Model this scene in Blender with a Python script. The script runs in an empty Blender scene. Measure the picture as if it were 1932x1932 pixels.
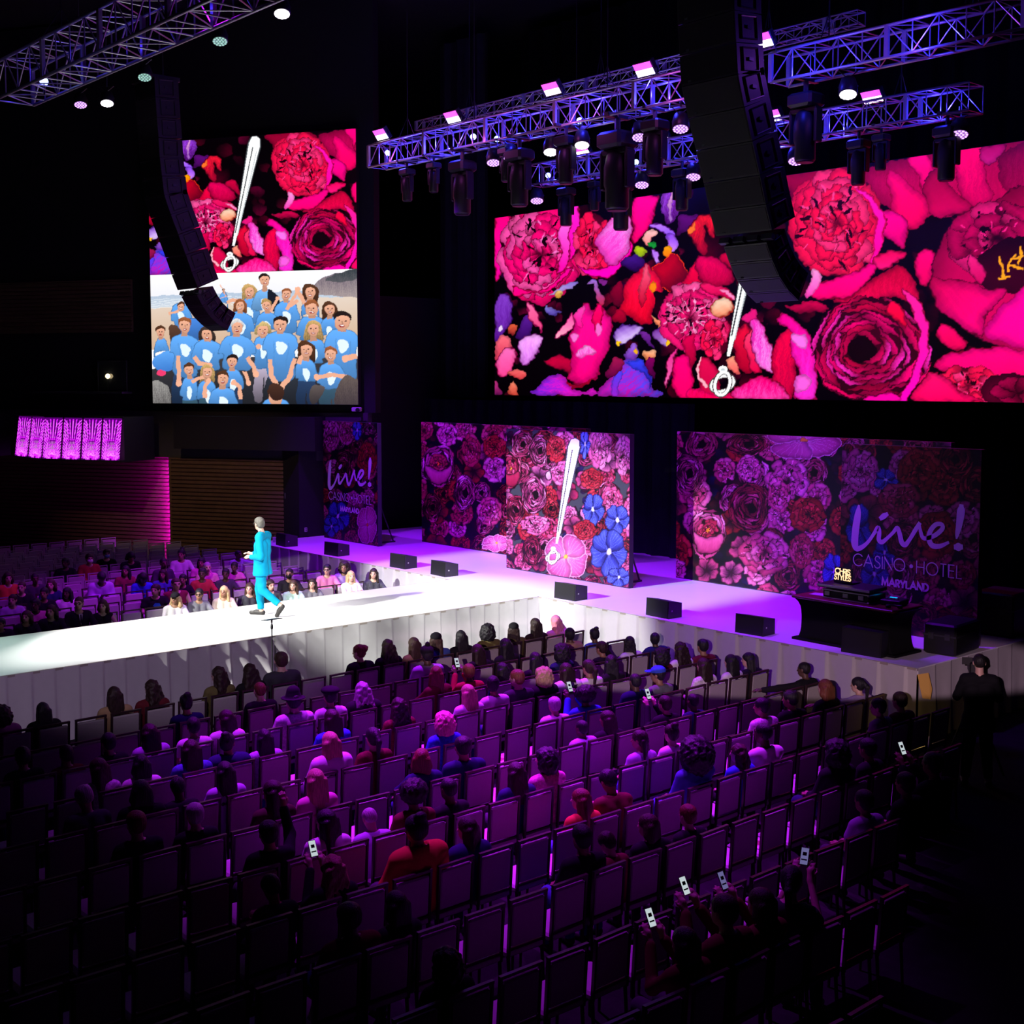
import bpy, bmesh, math, random
import numpy as np
from mathutils import Vector, Matrix, Euler
SC = bpy.context.scene
COL = SC.collection
R = math.radians
# ------------------------------------------------------------------ camera
cam_d = bpy.data.cameras.new('camera'); CAM = bpy.data.objects.new('camera', cam_d); COL.objects.link(CAM)
HEAD, PITCH, FOC, PCX, PCY, HC = R(49.15), math.atan(185 / 2430.), 2430., 966., 900., 5.55
cam_d.sensor_width = 36; cam_d.lens = 36 * FOC / 1932.
cam_d.shift_y = -(966 - PCY) / 1932.
cam_d.clip_start = .05; cam_d.clip_end = 200
CAM.location = (0, 0, HC)
CAM.rotation_euler = (math.pi / 2 - PITCH, 0, HEAD)
SC.camera = CAM
# ------------------------------------------------------------------ world, exposure
W = bpy.data.worlds.new('hall_dark'); SC.world = W; W.use_nodes = True
W.node_tree.nodes['Background'].inputs[0].default_value = (.30, .22, .45, 1)
W.node_tree.nodes['Background'].inputs[1].default_value = .0006
vs = SC.view_settings
SC.display_settings.display_device = 'sRGB'
vs.view_transform = 'Standard'; vs.look = 'None'; vs.gamma = 1; vs.exposure = 0; vs.use_curve_mapping = False
SC.cycles.max_bounces = 5; SC.cycles.diffuse_bounces = 2; SC.cycles.glossy_bounces = 2
SC.cycles.use_denoising = True
SC.cycles.sample_clamp_indirect = 2.0
# ------------------------------------------------------------------ lamps hung in the dark of the hall
PURPLE = (.46, .012, .95); VIOLET = (.25, .004, 1.0); MAGENTA = (1.0, .01, .75); WHITE = (1.0, .98, .93); BLUE = (.03, .03, 1.0); PINKW = (1.0, .62, .85)
def spot(name, loc, tgt, watt, color, ang, blend=.5, rad=.12, sx=1, sy=1):
    l = bpy.data.lights.new(name, 'SPOT'); l.energy = watt; l.color = color
    l.spot_size = R(ang); l.spot_blend = blend; l.shadow_soft_size = rad
    o = bpy.data.objects.new(name, l); COL.objects.link(o); o.location = loc
    o.rotation_euler = (Vector(tgt) - Vector(loc)).to_track_quat('-Z', 'Y').to_euler()
    o.scale = (sx, sy, 1)
    return o
def point(name, loc, watt, color, rad=.05):
    l = bpy.data.lights.new(name, 'POINT'); l.energy = watt; l.color = color; l.shadow_soft_size = rad
    o = bpy.data.objects.new(name, l); COL.objects.link(o); o.location = loc
    return o
# white keys: one from the end of the runway, one from the house side
spot('key_runway_end', (-20.3, -5, 11.2), (-20.7, 13.9, 1.6), 40000, WHITE, 23.5, .3, .1)
spot('key_house', (-7.5, 6.5, 12.5), (-20.6, 14.3, 1.2), 30000, (1, 1, .95), 27, .5, .12, 1, .52)
spot('key_far', (-27.5, 8.8, 12.5), (-20.8, 10.4, 1.2), 10000, WHITE, 34, .5, .12, 1, .42)
spot('key_mint', (-27.5, 5.5, 12.5), (-20.8, 6.3, 1.2), 5200, (.62, 1, .80), 30, .7, .12, 1, .5)
spot('skirt_dim', (-6, 2, 10), (-19.2, 8.5, .8), 2600, (.85, .62, 1), 26, .8, .15, 1, .5)
# pink front wash on the stage skirt
spot('front_wash', (1.2, -3.0, 6.4), (-14.6, 17.35, .68), 8000, PINKW, 27, .25, .03, 1, .12)
spot('front_wash', (-6, 0, 6.0), (-26.6, 17.35, .55), 7000, PINKW, 15, .3, .03, 1, .22)
# violet washes on the stage deck, hung on the front truss
for x, tx, w in ((-28, -28, 2600), (-25, -26, 3400), (-22.3, -22.5, 3400), (-19.5, -18.5, 3600), (-16.5, -15.5, 3800), (-14, -13.2, 1500)):
    spot('stage_wash', (x, 16.6, 10.3), (tx, 19.2, 1.15), w, VIOLET, 58, .6, .1)
# purple washes over the seats
for loc, tgt, w, a in (((-17.5, 13.5, 12), (-13.0, 11.5, .8), 17000, 42), ((-15.5, 8.5, 12), (-12.6, 8.6, .8), 14000, 38),
                       ((-12, 13.2, 12), (-10.4, 11.3, .8), 9000, 32), ((-12.5, 9.0, 12), (-9.0, 8.6, .8), 4200, 32)):
    spot('seat_wash', loc, tgt, w, PURPLE, a, .9, .12)
for loc, tgt, w, a in (((-22, 13.5, 12), (-26.5, 13.0, .8), 6500, 36), ((-23, 17.2, 10.5), (-26.0, 15.8, .8), 2600, 50), ((-22, 9, 12), (-26.2, 9.3, .8), 2200, 34)):
    spot('far_seat_wash', loc, tgt, w, (.42, .012, .9), a, .9, .12)
spot('wall_fill', (-26, 9, 10), (-33.4, 17.4, 2.3), 1000, (1, .66, .42), 44, .9, .2, 1, .5)  # warm fill spot added so the slatted wall shows, no visible fitting
# blue lamps inside the trusses
for x in (-24.6, -22.6, -20.3, -18.2, -16.3, -13.5, -11.2): point('truss_blue', (x, 17.65, 10.72), 62, BLUE)
for x in (-24.5, -21.5, -18.5, -15.5, -11.5): point('truss_violet_fill', (x, 16.9, 10.5), 16, (.75, .12, .8), .1)  # violet fill points added in front of the truss to tint its chords
for x in (-24.0, -21.8, -19.5, -17.2, -15.5, -13.3): point('truss_blue', (x, 22.1, 10.62), 45, BLUE)
# ------------------------------------------------------------------ helpers
def ray(x, y):
    fw = np.array([-math.sin(HEAD) * math.cos(PITCH), math.cos(HEAD) * math.cos(PITCH), -math.sin(PITCH)])
    rt = np.array([math.cos(HEAD), math.sin(HEAD), 0]); up = np.cross(rt, fw)
    return fw * FOC + rt * (x - PCX) + up * (PCY - y)
CP = np.array([0, 0, HC])
def on_y(x, y, Y): d = ray(x, y); return CP + d * (Y / d[1])
def on_z(x, y, z): d = ray(x, y); return CP + d * ((z - HC) / d[2])
def to_px(X, Y, Z):
    fw = np.array([-math.sin(HEAD) * math.cos(PITCH), math.cos(HEAD) * math.cos(PITCH), -math.sin(PITCH)])
    rt = np.array([math.cos(HEAD), math.sin(HEAD), 0]); up = np.cross(rt, fw)
    dx, dy, dz = X, Y, Z - HC
    c = lambda v: dx * v[0] + dy * v[1] + dz * v[2]
    k = c(fw); return PCX + FOC * c(rt) / k, PCY - FOC * c(up) / k
def lin(c):
    c = np.asarray(c, float) / 255.
    return np.where(c <= .04045, c / 12.92, ((c + .055) / 1.055) ** 2.4)
def mat(name, col=(.5, .5, .5), rough=.6, metal=0., emit=0., ecol=None, objcol=False, noise=0., scale=20., bump=0., spec=.4):
    m = bpy.data.materials.new(name); m.use_nodes = True
    nt = m.node_tree; b = nt.nodes['Principled BSDF']
    b.inputs['Roughness'].default_value = rough; b.inputs['Metallic'].default_value = metal
    b.inputs['Specular IOR Level'].default_value = spec
    src = None
    if objcol:
        oi = nt.nodes.new('ShaderNodeObjectInfo'); src = oi.outputs['Color']
    else:
        rgb = nt.nodes.new('ShaderNodeRGB'); rgb.outputs[0].default_value = (*col, 1); src = rgb.outputs[0]
    if noise or bump:
        tc = nt.nodes.new('ShaderNodeTexCoord'); nz = nt.nodes.new('ShaderNodeTexNoise')
        nz.inputs['Scale'].default_value = scale; nz.inputs['Detail'].default_value = 3
        nt.links.new(tc.outputs['Object'], nz.inputs['Vector'])
        if noise:
            mr = nt.nodes.new('ShaderNodeMapRange'); mr.inputs[3].default_value = 1 - noise; mr.inputs[4].default_value = 1 + noise
            nt.links.new(nz.outputs['Fac'], mr.inputs[0])
            mx = nt.nodes.new('ShaderNodeVectorMath'); mx.operation = 'SCALE'
            nt.links.new(src, mx.inputs[0]); nt.links.new(mr.outputs[0], mx.inputs['Scale']); src = mx.outputs[0]
        if bump:
            bp = nt.nodes.new('ShaderNodeBump'); bp.inputs['Strength'].default_value = bump; bp.inputs['Distance'].default_value = .02
            nt.links.new(nz.outputs['Fac'], bp.inputs['Height']); nt.links.new(bp.outputs[0], b.inputs['Normal'])
    nt.links.new(src, b.inputs['Base Color'])
    if emit:
        b.inputs['Emission Color'].default_value = (*(ecol or col), 1); b.inputs['Emission Strength'].default_value = emit
    m.cycles.emission_sampling = 'NONE'
    return m
def mat_attr(name, emit=0., rough=.5, base=1.):
    # colours come from the print / the picture shown, stored per vertex
    m = bpy.data.materials.new(name); m.use_nodes = True
    nt = m.node_tree; b = nt.nodes['Principled BSDF']; a = nt.nodes.new('ShaderNodeAttribute'); a.attribute_name = 'pic'
    b.inputs['Roughness'].default_value = rough; b.inputs['Specular IOR Level'].default_value = .3
    if emit:
        b.inputs['Base Color'].default_value = (.01, .01, .01, 1)
        nt.links.new(a.outputs['Color'], b.inputs['Emission Color']); b.inputs['Emission Strength'].default_value = emit
    else: nt.links.new(a.outputs['Color'], b.inputs['Base Color'])
    m.cycles.emission_sampling = 'NONE'
    return m
def tag(o, label=None, cat=None, group=None, kind=None):
    if label: o['label'] = label
    if cat: o['category'] = cat
    if group: o['group'] = group
    if kind: o['kind'] = kind
    return o
def empty(name, loc=(0, 0, 0), rz=0., label=None, cat=None, group=None):
    o = bpy.data.objects.new(name, None); COL.objects.link(o); o.location = loc; o.rotation_euler = (0, 0, rz); o.empty_display_size = .1
    return tag(o, label, cat, group)
def link(name, me, m=None, parent=None, loc=None, smooth=False):
    if m is not None and not me.materials: me.materials.append(m)
    if smooth: me.polygons.foreach_set('use_smooth', [True] * len(me.polygons))
    o = bpy.data.objects.new(name, me); COL.objects.link(o)
    if parent is not None: o.parent = parent
    if loc is not None: o.location = loc
    return o
class MB:
    """collects boxes, tubes, prisms; build() links them as one mesh"""
    def __init__(s): s.v = []; s.f = []
    def add(s, vs, fs):
        n = len(s.v); s.v += [tuple(map(float, p)) for p in vs]; s.f += [tuple(i + n for i in q) for q in fs]; return s
    def box(s, c, d, M=None, bev=0.):
        x, y, z = d[0] / 2, d[1] / 2, d[2] / 2
        if bev <= 0:
            P = [(-x, -y, -z), (x, -y, -z), (x, y, -z), (-x, y, -z), (-x, -y, z), (x, -y, z), (x, y, z), (-x, y, z)]
            F = [(0, 3, 2, 1), (4, 5, 6, 7), (0, 1, 5, 4), (1, 2, 6, 5), (2, 3, 7, 6), (3, 0, 4, 7)]
        else:
            b = bev; P = []; F = []
            def ringp(ix, iy, zz): return [(-ix + 0, -iy + b, zz), (-ix + b, -iy, zz), (ix - b, -iy, zz), (ix, -iy + b, zz), (ix, iy - b, zz), (ix - b, iy, zz), (-ix + b, iy, zz), (-ix, iy - b, zz)]
            P += ringp(x - b, y - b, -z) + ringp(x, y, -z + b) + ringp(x, y, z - b) + ringp(x - b, y - b, z)
            F.append(tuple(range(7, -1, -1))); F.append(tuple(range(24, 32)))
            for k in range(3):
                for i in range(8):
                    j = (i + 1) % 8; F.append((8 * k + i, 8 * k + j, 8 * k + 8 + j, 8 * k + 8 + i))
        c = Vector(c)
        P = [(M @ Vector(p) if M else Vector(p)) + c for p in P]
        return s.add(P, F)
    def tube(s, pts, r, n=6, cap=True):
        pts = [Vector(p) for p in pts]; rr = r if isinstance(r, (list, tuple)) else [r] * len(pts)
        V = []; F = []
        for i, p in enumerate(pts):
            d = (pts[min(i + 1, len(pts) - 1)] - pts[max(i - 1, 0)]).normalized()
            a = d.orthogonal().normalized() if i == 0 else (a - d * a.dot(d)).normalized()
            b = d.cross(a)
            V += [p + (a * math.cos(t) + b * math.sin(t)) * rr[i] for t in [2 * math.pi * k / n for k in range(n)]]
        for i in range(len(pts) - 1):
            for k in range(n):
                j = (k + 1) % n; F.append((i * n + k, i * n + j, i * n + n + j, i * n + n + k))
        if cap: F.append(tuple(range(n - 1, -1, -1))); F.append(tuple(range(len(V) - n, len(V))))
        return s.add(V, F)
    def lathe(s, prof, n=16, c=(0, 0, 0), M=None):
        V = []; F = []; c = Vector(c)
        for r, z in prof:
            for k in range(n):
                t = 2 * math.pi * k / n; p = Vector((r * math.cos(t), r * math.sin(t), z)); V.append((M @ p if M else p) + c)
        for i in range(len(prof) - 1):
            for k in range(n):
                j = (k + 1) % n; F.append((i * n + k, i * n + j, i * n + n + j, i * n + n + k))
        F.append(tuple(range(n - 1, -1, -1))); F.append(tuple(range(len(V) - n, len(V))))
        return s.add(V, F)
    def prism(s, poly, z0, z1, M=None):
        n = len(poly); V = [(x, y, z0) for x, y in poly] + [(x, y, z1) for x, y in poly]
        if M: V = [M @ Vector(p) for p in V]
        F = [tuple(range(n - 1, -1, -1)), tuple(range(n, 2 * n))] + [(i, (i + 1) % n, n + (i + 1) % n, n + i) for i in range(n)]
        return s.add(V, F)
    def mesh(s, name):
        me = bpy.data.meshes.new(name); me.from_pydata(s.v, [], s.f); me.update(); return me
    def build(s, name, m, parent=None, loc=None, smooth=False):
        return link(name, s.mesh(name), m, parent, loc, smooth)
def children(o): return [c for c in KIDS.get(o.name, [])]
KIDS = {}
def copy_tree(o, parent=None):
    c = o.copy(); COL.objects.link(c)
    if parent is not None: c.parent = parent
    for k in o.children: copy_tree(k, c)
    return c
ORD = ['zeroth', 'first', 'second', 'third', 'fourth', 'fifth', 'sixth', 'seventh', 'eighth', 'ninth', 'tenth', 'eleventh', 'twelfth', 'thirteenth', 'fourteenth', 'fifteenth', 'sixteenth', 'seventeenth', 'eighteenth', 'nineteenth', 'twentieth', 'twenty-first', 'twenty-second', 'twenty-third', 'twenty-fourth', 'twenty-fifth', 'twenty-sixth', 'twenty-seventh', 'twenty-eighth']
# ---- implicit surfaces: smooth unions of tapered capsules and ellipsoids, meshed with surface nets
def sdf_grid(prims, h, pad=.04):
    lo = np.array([1e9] * 3); hi = -lo
    for p in prims:
        if p[0] == 'c': a, b, r = np.array(p[1]), np.array(p[2]), max(p[3], p[4])
        else: a = b = np.array(p[1]); r = max(p[2])
        lo = np.minimum(lo, np.minimum(a, b) - r); hi = np.maximum(hi, np.maximum(a, b) + r)
    lo -= pad; hi += pad
    n = np.ceil((hi - lo) / h).astype(int) + 1
    return lo, n, h
def sdf_eval(prims, G, k=.03, D=None):
    lo, n, h = G
    if D is None: D = np.full(n, .2, np.float32)
    ax = [lo[i] + h * np.arange(n[i], dtype=np.float32) for i in range(3)]
    for p in prims:
        kk = p[5] if p[0] == 'c' and len(p) > 5 else k
        if p[0] == 'c': a, b, r = np.array(p[1], np.float32), np.array(p[2], np.float32), max(p[3], p[4])
        else: a = b = np.array(p[1], np.float32); r = max(p[2])
        m = r + kk + .05
        i0 = np.maximum(((np.minimum(a, b) - m - lo) / h).astype(int), 0); i1 = np.minimum(((np.maximum(a, b) + m - lo) / h).astype(int) + 2, n)
        X = ax[0][i0[0]:i1[0], None, None]; Y = ax[1][None, i0[1]:i1[1], None]; Z = ax[2][None, None, i0[2]:i1[2]]
        if p[0] == 'c':
            d = b - a; L = float(d @ d) + 1e-9
            t = np.clip(((X - a[0]) * d[0] + (Y - a[1]) * d[1] + (Z - a[2]) * d[2]) / L, 0, 1)
            q = np.sqrt((X - a[0] - t * d[0]) ** 2 + (Y - a[1] - t * d[1]) ** 2 + (Z - a[2] - t * d[2]) ** 2) - (p[3] + (p[4] - p[3]) * t)
        else:
            x, y, z = X - a[0], Y - a[1], Z - a[2]
            if len(p) > 3 and p[3] is not None:
                M = np.array(p[3]); x, y, z = M[0, 0] * x + M[1, 0] * y + M[2, 0] * z, M[0, 1] * x + M[1, 1] * y + M[2, 1] * z, M[0, 2] * x + M[1, 2] * y + M[2, 2] * z
            rr = p[2]; k0 = np.sqrt((x / rr[0]) ** 2 + (y / rr[1]) ** 2 + (z / rr[2]) ** 2)
            k1 = np.sqrt((x / rr[0] ** 2) ** 2 + (y / rr[1] ** 2) ** 2 + (z / rr[2] ** 2) ** 2) + 1e-6
            q = k0 * (k0 - 1) / k1
        S = D[i0[0]:i1[0], i0[1]:i1[1], i0[2]:i1[2]]
        hh = np.clip(.5 + .5 * (S - q) / kk, 0, 1)
        S[...] = S * (1 - hh) + q * hh - kk * hh * (1 - hh)
    return D
def surfnet(name, D, G):
    lo, n, h = G
    D = np.pad(D, 1, constant_values=.2); lo = lo - h
    s = D < 0
    cs = sum(s[i:s.shape[0] - 1 + i, j:s.shape[1] - 1 + j, k:s.shape[2] - 1 + k].astype(np.int8) for i in (0, 1) for j in (0, 1) for k in (0, 1))
    mk = (cs > 0) & (cs < 8); C = np.argwhere(mk); idx = -np.ones(mk.shape, int); idx[mk] = np.arange(len(C))
    acc = np.zeros((len(C), 3)); cnt = np.zeros(len(C))
    co = [(i, j, k) for i in (0, 1) for j in (0, 1) for k in (0, 1)]
    for a in co:
        for ax in range(3):
            if a[ax]: continue
            b = list(a); b[ax] = 1
            da = D[C[:, 0] + a[0], C[:, 1] + a[1], C[:, 2] + a[2]]; db = D[C[:, 0] + b[0], C[:, 1] + b[1], C[:, 2] + b[2]]
            x = (da < 0) != (db < 0); t = np.where(x, da / np.where(x, da - db, 1), 0)
            p = np.array(a, float)[None] + t[:, None] * (np.array(b) - np.array(a))[None]
            acc[x] += p[x]; cnt[x] += 1
    V = lo + h * (C + acc / cnt[:, None]); F = []
    for ax in range(3):
        u, w = (ax + 1) % 3, (ax + 2) % 3
        sl0 = [slice(None)] * 3; sl1 = [slice(None)] * 3; sl0[ax] = slice(0, -1); sl1[ax] = slice(1, None)
        e = s[tuple(sl0)] != s[tuple(sl1)]; E_ = np.argwhere(e)
        E_ = E_[(E_[:, u] > 0) & (E_[:, w] > 0) & (E_[:, u] < s.shape[u] - 1) & (E_[:, w] < s.shape[w] - 1)]
        ins = s[E_[:, 0], E_[:, 1], E_[:, 2]]
        q = []
        for du, dw in ((1, 1), (0, 1), (0, 0), (1, 0)):
            c = E_.copy(); c[:, u] -= du; c[:, w] -= dw; q.append(idx[c[:, 0], c[:, 1], c[:, 2]])
        q = np.stack(q, 1); q[~ins] = q[~ins][:, ::-1]; F.append(q)
    F = np.concatenate(F); F = F[(F >= 0).all(1)]
    me = bpy.data.meshes.new(name)
    me.vertices.add(len(V)); me.vertices.foreach_set('co', V.astype(np.float32).ravel())
    me.loops.add(4 * len(F)); me.loops.foreach_set('vertex_index', F.ravel().astype(np.int32))
    me.polygons.add(len(F)); me.polygons.foreach_set('loop_start', np.arange(0, 4 * len(F), 4, dtype=np.int32))
    me.update(calc_edges=True); me.polygons.foreach_set('use_smooth', np.ones(len(F), bool))
    return me, V
def sdf_mesh(name, prims, h=.016, k=.03):
    G = sdf_grid(prims, h); return surfnet(name, sdf_eval(prims, G, k), G)[0]
def grid_face(name, o, ux, uz, nx, nz, pic, m, parent=None):
    """flat picture surface: origin o, edge vectors ux, uz, colours pic (nz+1, nx+1, 3) linear"""
    o, ux, uz = map(np.array, (o, ux, uz))
    I, J = np.meshgrid(np.linspace(0, 1, nx + 1), np.linspace(0, 1, nz + 1))
    V = o + I[..., None] * ux + J[..., None] * uz
    a = (np.arange(nz)[:, None] * (nx + 1) + np.arange(nx)[None]).ravel()
    F = np.stack([a, a + 1, a + nx + 2, a + nx + 1], 1)
    me = bpy.data.meshes.new(name)
    me.vertices.add(V.size // 3); me.vertices.foreach_set('co', V.astype(np.float32).ravel())
    me.loops.add(F.size); me.loops.foreach_set('vertex_index', F.ravel().astype(np.int32))
    me.polygons.add(len(F)); me.polygons.foreach_set('loop_start', np.arange(0, F.size, 4, dtype=np.int32))
    me.update(calc_edges=True)
    at = me.color_attributes.new('pic', 'FLOAT_COLOR', 'POINT')
    C = np.ones((V.size // 3, 4), np.float32); C[:, :3] = pic.reshape(-1, 3); at.data.foreach_set('color', C.ravel())
    return link(name, me, m, parent)
# ------------------------------------------------------------------ materials of the hall
M_BLACK = mat('black_paint', (.012, .011, .013), .7); M_VELVET = mat('black_velvet', (.02, .017, .03), .95, noise=.3, scale=3, spec=.05)
M_WOOD = mat('slat_wood', (.15, .085, .045), .55, noise=.35, scale=6); M_GREY = mat('grey_wall', (.055, .05, .055), .8, noise=.1, scale=2)
M_FLOOR = mat('dark_carpet', (.018, .012, .018), .95, noise=.5, scale=5, spec=.05)
M_DECK = mat('white_deck', (.80, .79, .80), .38, noise=.03, scale=2); M_SKIRT = mat('skirt_cloth', (.50, .485, .50), .6, noise=.05, scale=8)
M_ALU = mat('truss_aluminium', (.55, .53, .58), .35, .6); M_PLASTIC = mat('black_plastic', (.015, .015, .017), .45)
M_STEEL = mat('dark_steel', (.05, .05, .055), .4, .5)
S = 1.15
def structure(name, mb, m, **k):
    o = mb.build(name, m, **k); o['kind'] = 'structure'; return o
structure('floor', MB().box((-22, 6, -.1), (68, 56, .2)), M_FLOOR)
structure('ceiling', MB().box((-22, 6, 16.1), (68, 56, .2)), M_BLACK)
structure('wall_right', MB().box((11.9, 6, 8), (.2, 56, 16)), M_BLACK)
structure('wall_front', MB().box((-22, -21.9, 8), (68, .2, 16)), M_BLACK)
structure('wall_back', MB().box((-22, 33.9, 8), (68, .2, 16)), M_BLACK)
# the angled wall left of the stage: Q is its right end, WV runs along it, WN points into the hall
Q = Vector((-31.6, 18.8, 0)); WV = Vector((.864, .503, 0)).normalized(); WN = Vector((WV.y, -WV.x, 0))
def wp(s, off=0, z=0): return Q + WV * s + WN * off + Vector((0, 0, z))
WM = Matrix((WV, -WN, (0, 0, 1))).transposed()        # local x along the wall, y into it
def wbox(mb, s0, s1, z0, z1, off0, off1):
    c = wp((s0 + s1) / 2, (off0 + off1) / 2, (z0 + z1) / 2)
    return mb.box(c, (s1 - s0, abs(off1 - off0), z1 - z0), WM)
def slats(s0, s1, z0, z1, off, p=.115):
    mb = MB(); wbox(mb, s0, s1, z0, z1, off - .12, off - .05)
    z = z0
    while z < z1 - .02:
        wbox(mb, s0, s1, z, min(z + p * .70, z1), off - .05, off); z += p
    return mb
structure('wall_left', slats(-30, -3.75, 0, 3.27, -.30), M_WOOD)
structure('wall_left_panel', wbox(slats(-3.75, .02, 0, 3.27, 0), -3.75, -3.68, 0, 3.27, -.42, -.01), M_WOOD)
structure('trim_1', wbox(MB(), -30, 2.6, 3.27, 4.62, -.34, -.08), M_GREY)
structure('wall_upper', wbox(MB(), -30, 2.8, 4.62, 15.9, -.5, -.15), M_BLACK)
structure('wall_upper_panel', slats(-10, -4.95, 6.92, 8.45, -.02), M_WOOD)
structure('wall_return', MB().box((-31.2, 19.9, 2.0), (.86, 2.2, 4.0)).box((-31.7, 22.5, 4), (.3, 4, 8)), M_BLACK)
structure('trim_2', wbox(MB(), -3.2, 1.3, 3.57, 4.5, -.1, .55), M_BLACK)
# ------------------------------------------------------------------ stage and runway
stage = empty('stage', (-20.7, 17.35, 0), 0, 'white T-shaped stage with a long runway and pleated grey skirting', 'stage')
SO = Vector((-20.7, 17.35, 0))
def loc(mb): mb.v = [tuple(Vector(p) - SO) for p in mb.v]; return mb
XL, XR, YF, RX0, RX1 = -30.75, -10.6, 17.35, -22.15, -19.24
loc(MB().box(((XL + XR) / 2, (YF + 24.4) / 2, S - .05), (XR - XL, 24.4 - YF, .1))).build('main_deck', M_DECK, stage)
loc(MB().box(((RX0 + RX1) / 2, (1.5 + YF) / 2 - .001, S - .05), (RX1 - RX0, YF - 1.5, .1))).build('runway_deck', M_DECK, stage)
tb = MB()
for a, b in (((RX1 + .012, 1.5), (RX1 + .012, YF)), ((RX0 - .012, 1.5), (RX0 - .012, YF)), ((RX1, YF - .012), (XR, YF - .012)), ((XL, YF - .012), (RX0, YF - .012))):
    d = (Vector(b) - Vector(a)); tb.box(((a[0] + b[0]) / 2, (a[1] + b[1]) / 2, S - .02), (abs(d.x) + .024, abs(d.y) + .024, .036))
loc(tb).build('edge_strip', mat('edge_tape', (.32, .28, .25), .6), stage)
def skirt(p0, p1, nrm, pitch, seed, swag=None):
    rnd = random.Random(seed)
    p0, p1, nrm = Vector(p0), Vector(p1), Vector(nrm); L = (p1 - p0).length; d = (p1 - p0) / L
    n = int(L / .024); nz = 16; V = []; F = []
    jit = [rnd.uniform(-.06, .06) for _ in range(int(L / pitch) + 4)]; amp = [rnd.uniform(.6, 1.3) for _ in jit]; sw = [rnd.uniform(-.09, .09) for _ in jit]
    for j in range(nz + 1):
        q = j / nz                                 # 0 top, 1 hem
        for i in range(n + 1):
            t = L * i / n; out = .02; dz = 0
            u = t / pitch; k = int(u); f = u - k - jit[k] - sw[k] * q
            f = max(0., min(1., f))
            fold = amp[k] * (.075 * (f ** 1.6) * (1 - max(0, (f - .93) / .07)) + .012 * math.sin(9 * f + k) * q)
            out += fold * (.35 + .65 * q)
            if swag:
                w = math.exp(-((t - swag[0]) / swag[1]) ** 2)
                s2 = (t - swag[0]) / swag[1]; g = s2 - 1.5 * q * (1 - q * .3)
                out += w * q * (.16 + .07 * math.sin(11 * g + 2 * q)) + w * .03 * math.sin(17 * g) * min(1, 3 * q); dz = 0
            p = p0 + d * t + nrm * out; V.append((p.x, p.y, (S - .012) * (1 - q) + .006 + dz))
    for j in range(nz):
        for i in range(n):
            a = j * (n + 1) + i; F.append((a, a + n + 1, a + n + 2, a + 1))
    mb = MB(); mb.add(V, F); return loc(mb)
skirt((RX1, 1.5, 0), (RX1, YF, 0), (1, 0, 0), .37, 3, (9.55, .75)).build('skirt', M_SKIRT, stage, smooth=True)
skirt((RX1, YF, 0), (XR, YF, 0), (0, -1, 0), .47, 4).build('skirt', M_SKIRT, stage, smooth=True)
skirt((XL, YF, 0), (RX0, YF, 0), (0, -1, 0), .47, 5).build('skirt', M_SKIRT, stage, smooth=True)
skirt((RX0, YF, 0), (RX0, 1.5, 0), (-1, 0, 0), .37, 6).build('skirt', M_SKIRT, stage, smooth=True)
skirt((XR, YF, 0), (XR, 24.4, 0), (1, 0, 0), .47, 7).build('skirt', M_SKIRT, stage, smooth=True)
# black drapes behind the stage
def drape(x0, x1, y, z0, z1, seed):
    rnd = random.Random(seed); n = int((x1 - x0) / .06); V = []; F = []; ph = 0
    for i in range(n + 1):
        ph += rnd.uniform(.35, .75); yy = y + .07 * math.sin(ph) + .03 * math.sin(2.3 * ph)
        V += [(x0 + .06 * i, yy, z0), (x0 + .06 * i, yy, z1)]
    for i in range(n): a = 2 * i; F.append((a, a + 2, a + 3, a + 1))
    return MB().add(V, F)
tag(drape(-31.4, -20.5, 23.6, S, 4.95, 1).build('stage_curtain', M_VELVET, smooth=True), 'black pleated stage curtain behind the floral panels', 'curtain')
tag(drape(-31.4, -28.9, 24.2, 5, 15.5, 2).build('stage_curtain', M_VELVET, smooth=True), 'tall black curtain hanging between the two big video screens', 'curtain')
tag(drape(-28.8, -9, 25.2, 1.15, 15.5, 3).build('stage_curtain', mat('black_velvet_darkened', (.004, .004, .004), .95, spec=.02), smooth=True), 'wide black curtain behind the large video screen', 'curtain')  # the velvet, coloured darker so truss light spilling on it stays black
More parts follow.
